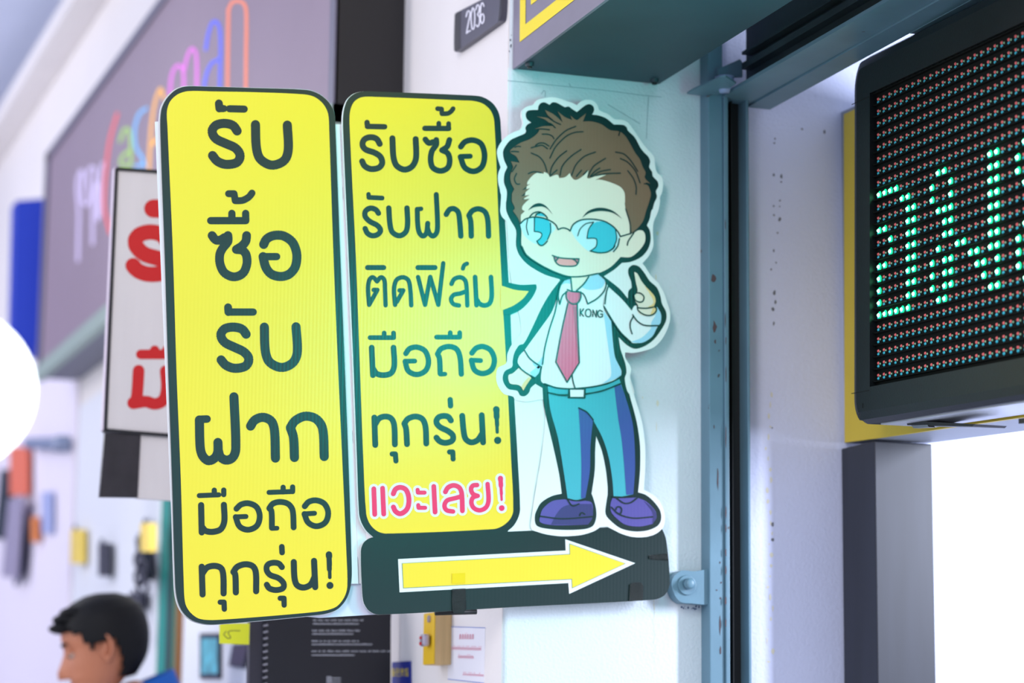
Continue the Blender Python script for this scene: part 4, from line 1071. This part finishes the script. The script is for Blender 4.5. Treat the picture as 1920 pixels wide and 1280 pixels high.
# yellow level / wooden block with lock
wd = thing('spirit_level', tuple(hX(806, 1246, XC)), 'yellow faced wooden block with a small clasp under the arrow band', 'block')
Yw0 = hX(816, 1200, XC - 0.03).y
pz0 = hX(806, 1246, XC - 0.03).z; pz1 = hX(806, 1148, XC - 0.03).z
Yw1 = hX(795, 1200, XC - 0.03).y
m = MB(); m.box((XC - 0.03, Yw0, pz0), (XC - 0.0015, Yw1, pz1), mat('wood_pale', (205, 172, 120), 0.6, noise=0.1, nscale=20, streak=True)); m.build('block', wd, bevel=0.002)
m = MB(); m.box((XC - 0.0315, Yw0 + 0.001, pz0 + 0.001), (XC - 0.03, Yw1 - 0.001, pz1 - 0.001), mat('level_yellow', (236, 190, 20), 0.5)); m.build('yellow_side', wd, label='yellow painted side')
CL = mat('clasp_silver', (190, 180, 196), 0.3, metal=0.5)
p = hX(803, 1200, XC - 0.033)
m = MB(); m.box((p.x - 0.012, p.y - 0.012, p.z - 0.010), (p.x, p.y + 0.012, p.z + 0.010), CL); cl_ = m.build('clasp', wd, bevel=0.004)
m = MB(); m.box((p.x - 0.0125, p.y - 0.002, p.z - 0.008), (p.x - 0.012, p.y + 0.009, p.z - 0.003), RED); m.box((p.x - 0.0125, p.y - 0.002, p.z + 0.002), (p.x - 0.012, p.y + 0.009, p.z + 0.006), RED); m.build('red_mark', cl_)
m = MB(); p = hX(806, 1160, XC - 0.0315); m.cyl(p, p - Vector((0.003, 0, 0)), 0.006, CL, seg=12); m.build('screw', wd)
# paper notice
nt_ = thing('paper_notice', tuple(hX(875, 1278, XC)), 'white paper notice with pink Thai writing and blue lines on the pillar', 'notice')
zQ = zm(660, 960, 2.743)
slab('sheet', L('494,588 684,594 678,880 492,858', zQ), 0.0012, 0.001, mat('paper', (240, 238, 246), 0.7), None, None, parent=nt_)
m = MB(); PQ = PX(XC - 0.0030); PKI = mat('pink_print', (232, 148, 168), 0.6); BLU = mat('blue_rule', (90, 120, 200), 0.6)
m.stroke(L('494,588 684,594', zQ), 1.1, PQ, BLU); m.stroke(L('492,858 678,878', zQ), 1.1, PQ, BLU); letters(m, 'rule', nt_, label='blue rule line')
m = MB()
def scr(x_0, x_1, y_, h_, sl=0.0):
    x = x_0
    while x < x_1:
        k = random.random(); yy = y_ + (x - x_0) * sl
        m.stroke([(*zQ(x, yy), 0), (*zQ(x + 2, yy - h_), 0), (*zQ(x + 6, yy - h_), 0), (*zQ(x + 6, yy), 0)], 0.6 if h_ < 16 else 0.8, PQ, PKI); x += 9 if h_ < 16 else 13
        if k > 0.6: m.stroke([(*zQ(x - 6, yy - h_ - 6), 0), (*zQ(x - 1, yy - h_ - 7), 0)], 0.7, PQ, PKI)
scr(552, 620, 652, 24); scr(512, 660, 706, 13, 0.03); scr(545, 620, 750, 13, 0.03); scr(570, 675, 838, 9, 0.06)
m.build('writing', nt_, fix=False, label='pink handwriting', kind='stuff')

# ============================================================ THE MAN
HC = hY(208, 1215, 5.3); HC = Vector((HC.x - 0.018, HC.y, HC.z + 0.002))
man = thing('person', (HC.x + 0.06, HC.y, 0), 'man with short black hair in a blue shirt, seen from the side, looking down', 'person')
SKM = mat('skin', (188, 118, 86), 0.5, noise=0.05, nscale=20); HRM = mat('hair_black', (9, 10, 14), 0.6, bump=0.5, bscale=120, spec=0.25); SHM = mat('shirt_blue', (20, 98, 190), 0.8); TRM = mat('trousers_dark', (40, 44, 60), 0.8); SHO = mat('shoe_black', (22, 20, 22), 0.4)
tilt = Matrix.Rotation(math.radians(-16), 3, 'Y')      # head bowed forward (-X)
yaw = Matrix.Rotation(math.radians(-14), 3, 'Z')
HM = yaw @ tilt
prof_h = [(-0.118, 0.055, -0.02, 0.018), (-0.110, 0.082, 0.0, 0.034), (-0.095, 0.090, 0.02, 0.048), (-0.072, 0.088, 0.05, 0.058), (-0.058, 0.092, 0.065, 0.063), (-0.045, 0.090, 0.078, 0.067),
          (-0.030, 0.089, 0.088, 0.071), (-0.010, 0.086, 0.096, 0.074), (0.008, 0.084, 0.101, 0.076), (0.022, 0.090, 0.103, 0.077), (0.045, 0.090, 0.103, 0.077), (0.068, 0.083, 0.097, 0.073), (0.088, 0.066, 0.082, 0.062), (0.103, 0.042, 0.056, 0.042), (0.111, 0.015, 0.02, 0.016)]
def head_pt(z, fr_, bk_, wd_, th, grow=0.0):
    cx = (bk_ - fr_) / 2; rx = (bk_ + fr_) / 2
    x = cx - rx * math.cos(th); y = wd_ * math.sin(th)
    p = Vector((x, y, z))
    a_ = abs(((th + math.pi) % (2 * math.pi)) - math.pi)
    if grow == 0:
        nz = math.exp(-(a_ / 0.16) ** 2)
        if -0.05 < z < 0.022: p.x -= nz * 0.028 * max(0, min(1, (0.022 - z) / 0.055))
        ez = math.exp(-((a_ - 0.42) / 0.16) ** 2) * math.exp(-((z - 0.002) / 0.014) ** 2); p.x += ez * 0.010
        if abs(z + 0.072) < 0.004: p.x += 0.006 * math.exp(-(a_ / 0.4) ** 2)
    else:
        d = Vector((x - cx, y, z * 0.9)).normalized(); p += d * grow
    return p
def head_mesh(grow=0.0, keep=None, seg=40):
    m = MB(); rows = []
    P_ = []
    rs = []
    for i in range(len(prof_h) - 1):
        for k in range(3):
            t = k / 3; rs.append(tuple(prof_h[i][j] * (1 - t) + prof_h[i + 1][j] * t for j in range(4)))
    rs.append(prof_h[-1])
    vs = [[head_pt(*r_, 2 * math.pi * j / seg, grow) for j in range(seg)] for r_ in rs]
    flat = [v for row in vs for v in row]; fs = []
    for i in range(len(rs) - 1):
        for j in range(seg):
            th = 2 * math.pi * (j + 0.5) / seg; z = (rs[i][0] + rs[i + 1][0]) / 2
            if keep is None or keep(th, z): fs.append([i * seg + j, i * seg + (j + 1) % seg, (i + 1) * seg + (j + 1) % seg, (i + 1) * seg + j])
    fs.append([(len(rs) - 1) * seg + j for j in range(seg)])
    if keep is None: fs.append([j for j in range(seg)][::-1])
    return flat, fs
def place(v): return HM @ (v * 0.90) + HC
flat, fs = head_mesh()
# body skeleton grown with a skin modifier
px, py = HC.x + 0.075, HC.y
nodes = [((px + 0.06, py, 0.93), 0.115), ((px + 0.06, py, 1.10), 0.115), ((px + 0.06, py, 1.28), 0.125), ((px + 0.055, py, 1.43), 0.095), ((px + 0.01, py, 1.51), 0.056), ((px - 0.035, py, 1.575), 0.052)]
edges = [(0, 1), (1, 2), (2, 3), (3, 4), (4, 5)]
def chain(start, pts):
    i0 = start
    for p, r_ in pts:
        nodes.append((p, r_)); edges.append((i0, len(nodes) - 1)); i0 = len(nodes) - 1
    return i0
for sd in (-1, 1):
    y_ = py + sd * 0.17
    wr_ = chain(3, [((px + 0.045, py + sd * 0.12, 1.42), 0.062), ((px + 0.04, y_, 1.38), 0.058), ((px + 0.04, y_ + sd * 0.03, 1.09), 0.042), ((px - 0.14, y_ + sd * 0.0, 0.98), 0.030), ((px - 0.20, y_ - sd * 0.01, 0.96), 0.024)])
    hb = Vector(nodes[wr_][0])
    pal = chain(wr_, [(tuple(hb + Vector((-0.035, 0, -0.01))), 0.026), (tuple(hb + Vector((-0.07, 0, -0.02))), 0.026)])
    for k, (ln, off) in enumerate(((0.070, 0.028), (0.078, 0.010), (0.072, -0.010), (0.056, -0.028))):
        b0 = hb + Vector((-0.075, off * 0.9, -0.022))
        chain(pal, [(tuple(b0 + Vector((-0.006, 0, -0.004))), 0.0095), (tuple(b0 + Vector((-ln * 0.5, 0, -0.012))), 0.009), (tuple(b0 + Vector((-ln, 0, -0.032))), 0.0075)])
    chain(pal - 1, [(tuple(hb + Vector((-0.045, -sd * 0.03, -0.016))), 0.011), (tuple(hb + Vector((-0.075, -sd * 0.046, -0.03))), 0.009)])
    chain(0, [((px + 0.03, py + sd * 0.09, 0.86), 0.095), ((px + 0.02, py + sd * 0.10, 0.50), 0.062), ((px + 0.04, py + sd * 0.10, 0.12), 0.042), ((px + 0.03, py + sd * 0.10, 0.055), 0.045), ((px - 0.10, py + sd * 0.11, 0.035), 0.036)])
me = bpy.data.meshes.new('tmp'); me.from_pydata([n_[0] for n_ in nodes], edges, [])
ob = bpy.data.objects.new('tmp', me); COL.objects.link(ob)
sm_ = ob.modifiers.new('skin', 'SKIN')
for i, n_ in enumerate(nodes):
    sv = me.skin_vertices[0].data[i]; sv.radius = (n_[1], n_[1]); sv.use_root = (i == 0)
ob.modifiers.new('sub', 'SUBSURF').levels = 2; ob.modifiers['sub'].render_levels = 2
bpy.context.view_layer.update()
ev_ = ob.evaluated_get(bpy.context.evaluated_depsgraph_get()); em_ = ev_.to_mesh()
bv = [v.co.copy() for v in em_.vertices]; bf = [list(p.vertices) for p in em_.polygons]
ev_.to_mesh_clear(); bpy.data.objects.remove(ob)
mb_ = MB(); mb_.mats = [SKM, SHM, TRM, SHO]
mb_.v = bv; mb_.f = bf
for f_ in bf:
    c_ = sum((bv[i] for i in f_), Vector()) / len(f_)
    arm = abs(c_.y - py) > 0.145
    if c_.z < 0.075: k = 3
    elif c_.z < 0.92 and not (c_.x < px - 0.1): k = 2
    elif c_.z > 1.515: k = 0
    elif arm and c_.z < 1.16: k = 0
    elif c_.x < px - 0.12 and c_.z < 1.2: k = 0
    else: k = 1
    mb_.m.append(k)
k0 = len(mb_.v); mb_.v += [place(v) for v in flat]; mb_.f += [[k0 + a_ for a_ in f_] for f_ in fs]; mb_.m += [0] * len(fs)
mb_.build('body', man, shade=True, fix=False)
def hair_keep(th, z):
    a_ = abs(((th + math.pi) % (2 * math.pi)) - math.pi)
    if a_ < 0.55: lim = 0.066
    elif a_ < 1.15: lim = 0.066 - (a_ - 0.55) * 0.055
    elif a_ < 1.42: lim = 0.030 - (a_ - 1.15) * 0.20
    elif a_ < 1.85: lim = 0.006
    elif a_ < 2.2: lim = 0.006 - (a_ - 1.85) * 0.22
    else: lim = -0.072
    return z > lim
m = MB(); fl, fs2 = head_mesh(0.009, hair_keep, 64); m.add([place(v) for v in fl], fs2, HRM)
fl3, fs3 = head_mesh(0.002, hair_keep)
for j in range(11):                      # front tuft and swept locks above the forehead
    a_ = (j - 5) * 0.16
    for q_, (dx, dz, rr_) in enumerate(((0.0, 0.0, 0.017), (0.018, 0.016, 0.020), (0.040, 0.026, 0.022))):
        p_ = Vector((-0.086 + dx + 0.016 * a_ * a_, 0.060 * math.sin(a_ * 1.3), 0.066 + dz)); m.ball(place(p_), rr_, HRM, (1.5, 0.8, 0.62))
o = m.build('hair', man, shade=True, fix=False, label='short black hair'); sd_ = o.modifiers.new('s', 'SOLIDIFY'); sd_.thickness = 0.006; sd_.offset = -1
for sd in (-1, 1):
    m = MB(); c_ = Vector((0.012, sd * 0.079, -0.008)); n1 = 16; vs = []; fs4 = []
    for i in range(n1):
        t = 2 * math.pi * i / n1; rr_ = 0.024 * (1 + 0.18 * math.sin(t)); 
        for j in range(6):
            u = 2 * math.pi * j / 6
            vs.append(place(c_ + Vector((math.cos(t) * (rr_ * 0.62 + 0.005 * math.cos(u)), sd * (0.007 * math.sin(u) + 0.004 + 0.006 * math.cos(t)), math.sin(t) * (rr_ * 1.15 + 0.005 * math.cos(u))))))
    for i in range(n1):
        for j in range(6): fs4.append([i * 6 + j, ((i + 1) % n1) * 6 + j, ((i + 1) % n1) * 6 + (j + 1) % 6, i * 6 + (j + 1) % 6])
    m.add(vs, fs4, SKM); m.ball(place(c_), 0.014, SKM, (0.8, 0.4, 1.3)); m.ball(place(c_ + Vector((-0.002, 0, -0.026))), 0.008, SKM); m.build('ear', man, shade=True, fix=False)
    m = MB(); e_ = place(Vector((-0.070, sd * 0.031, 0.002))); m.ball(e_, 0.0100, mat('eye_white', (190, 180, 172), 0.2)); m.ball(e_ + HM @ Vector((-0.001, 0, 0.003)), 0.0108, SKM); m.ball(e_ + HM @ Vector((-0.0065, 0, -0.004)), 0.0050, mat('iris', (30, 20, 16), 0.2)); m.build('eye', man, shade=True, fix=False)
    m = MB()
    for j in range(7): m.ball(place(Vector((-0.090 + 0.0016 * j, sd * (0.014 + 0.0055 * j), 0.026 + 0.002 * math.sin(j / 2)))), 0.005, HRM, (0.8, 1.1, 0.6), 6, 4)
    m.build('eyebrow', man, fix=False)
m = MB(); m.ball(place(Vector((-0.086, 0, -0.068))), 0.012, mat('lips', (170, 92, 84), 0.5), (0.6, 1.9, 0.45)); m.ball(place(Vector((-0.084, 0, -0.075))), 0.012, MATS['lips'], (0.6, 1.6, 0.45)); m.build('lips', man, shade=True, fix=False)
m = MB(); seg = 24
for (r0, r1, z0, z1) in ((0.064, 0.092, 1.575, 1.48),):
    vs = []
    for i in range(seg):
        t = 2 * math.pi * i / seg
        vs += [Vector((px + 0.012 + r0 * math.cos(t), py + r0 * math.sin(t), z0 + 0.030 * math.cos(t))), Vector((px + 0.03 + r1 * math.cos(t), py + r1 * math.sin(t), z1 + 0.016 * math.cos(t)))]
    m.add(vs, [[2 * i, 2 * ((i + 1) % seg), 2 * ((i + 1) % seg) + 1, 2 * i + 1] for i in range(seg)], SHM)
o = m.build('collar', man, shade=True, fix=False, label='blue shirt collar'); s2 = o.modifiers.new('s', 'SOLIDIFY'); s2.thickness = 0.004
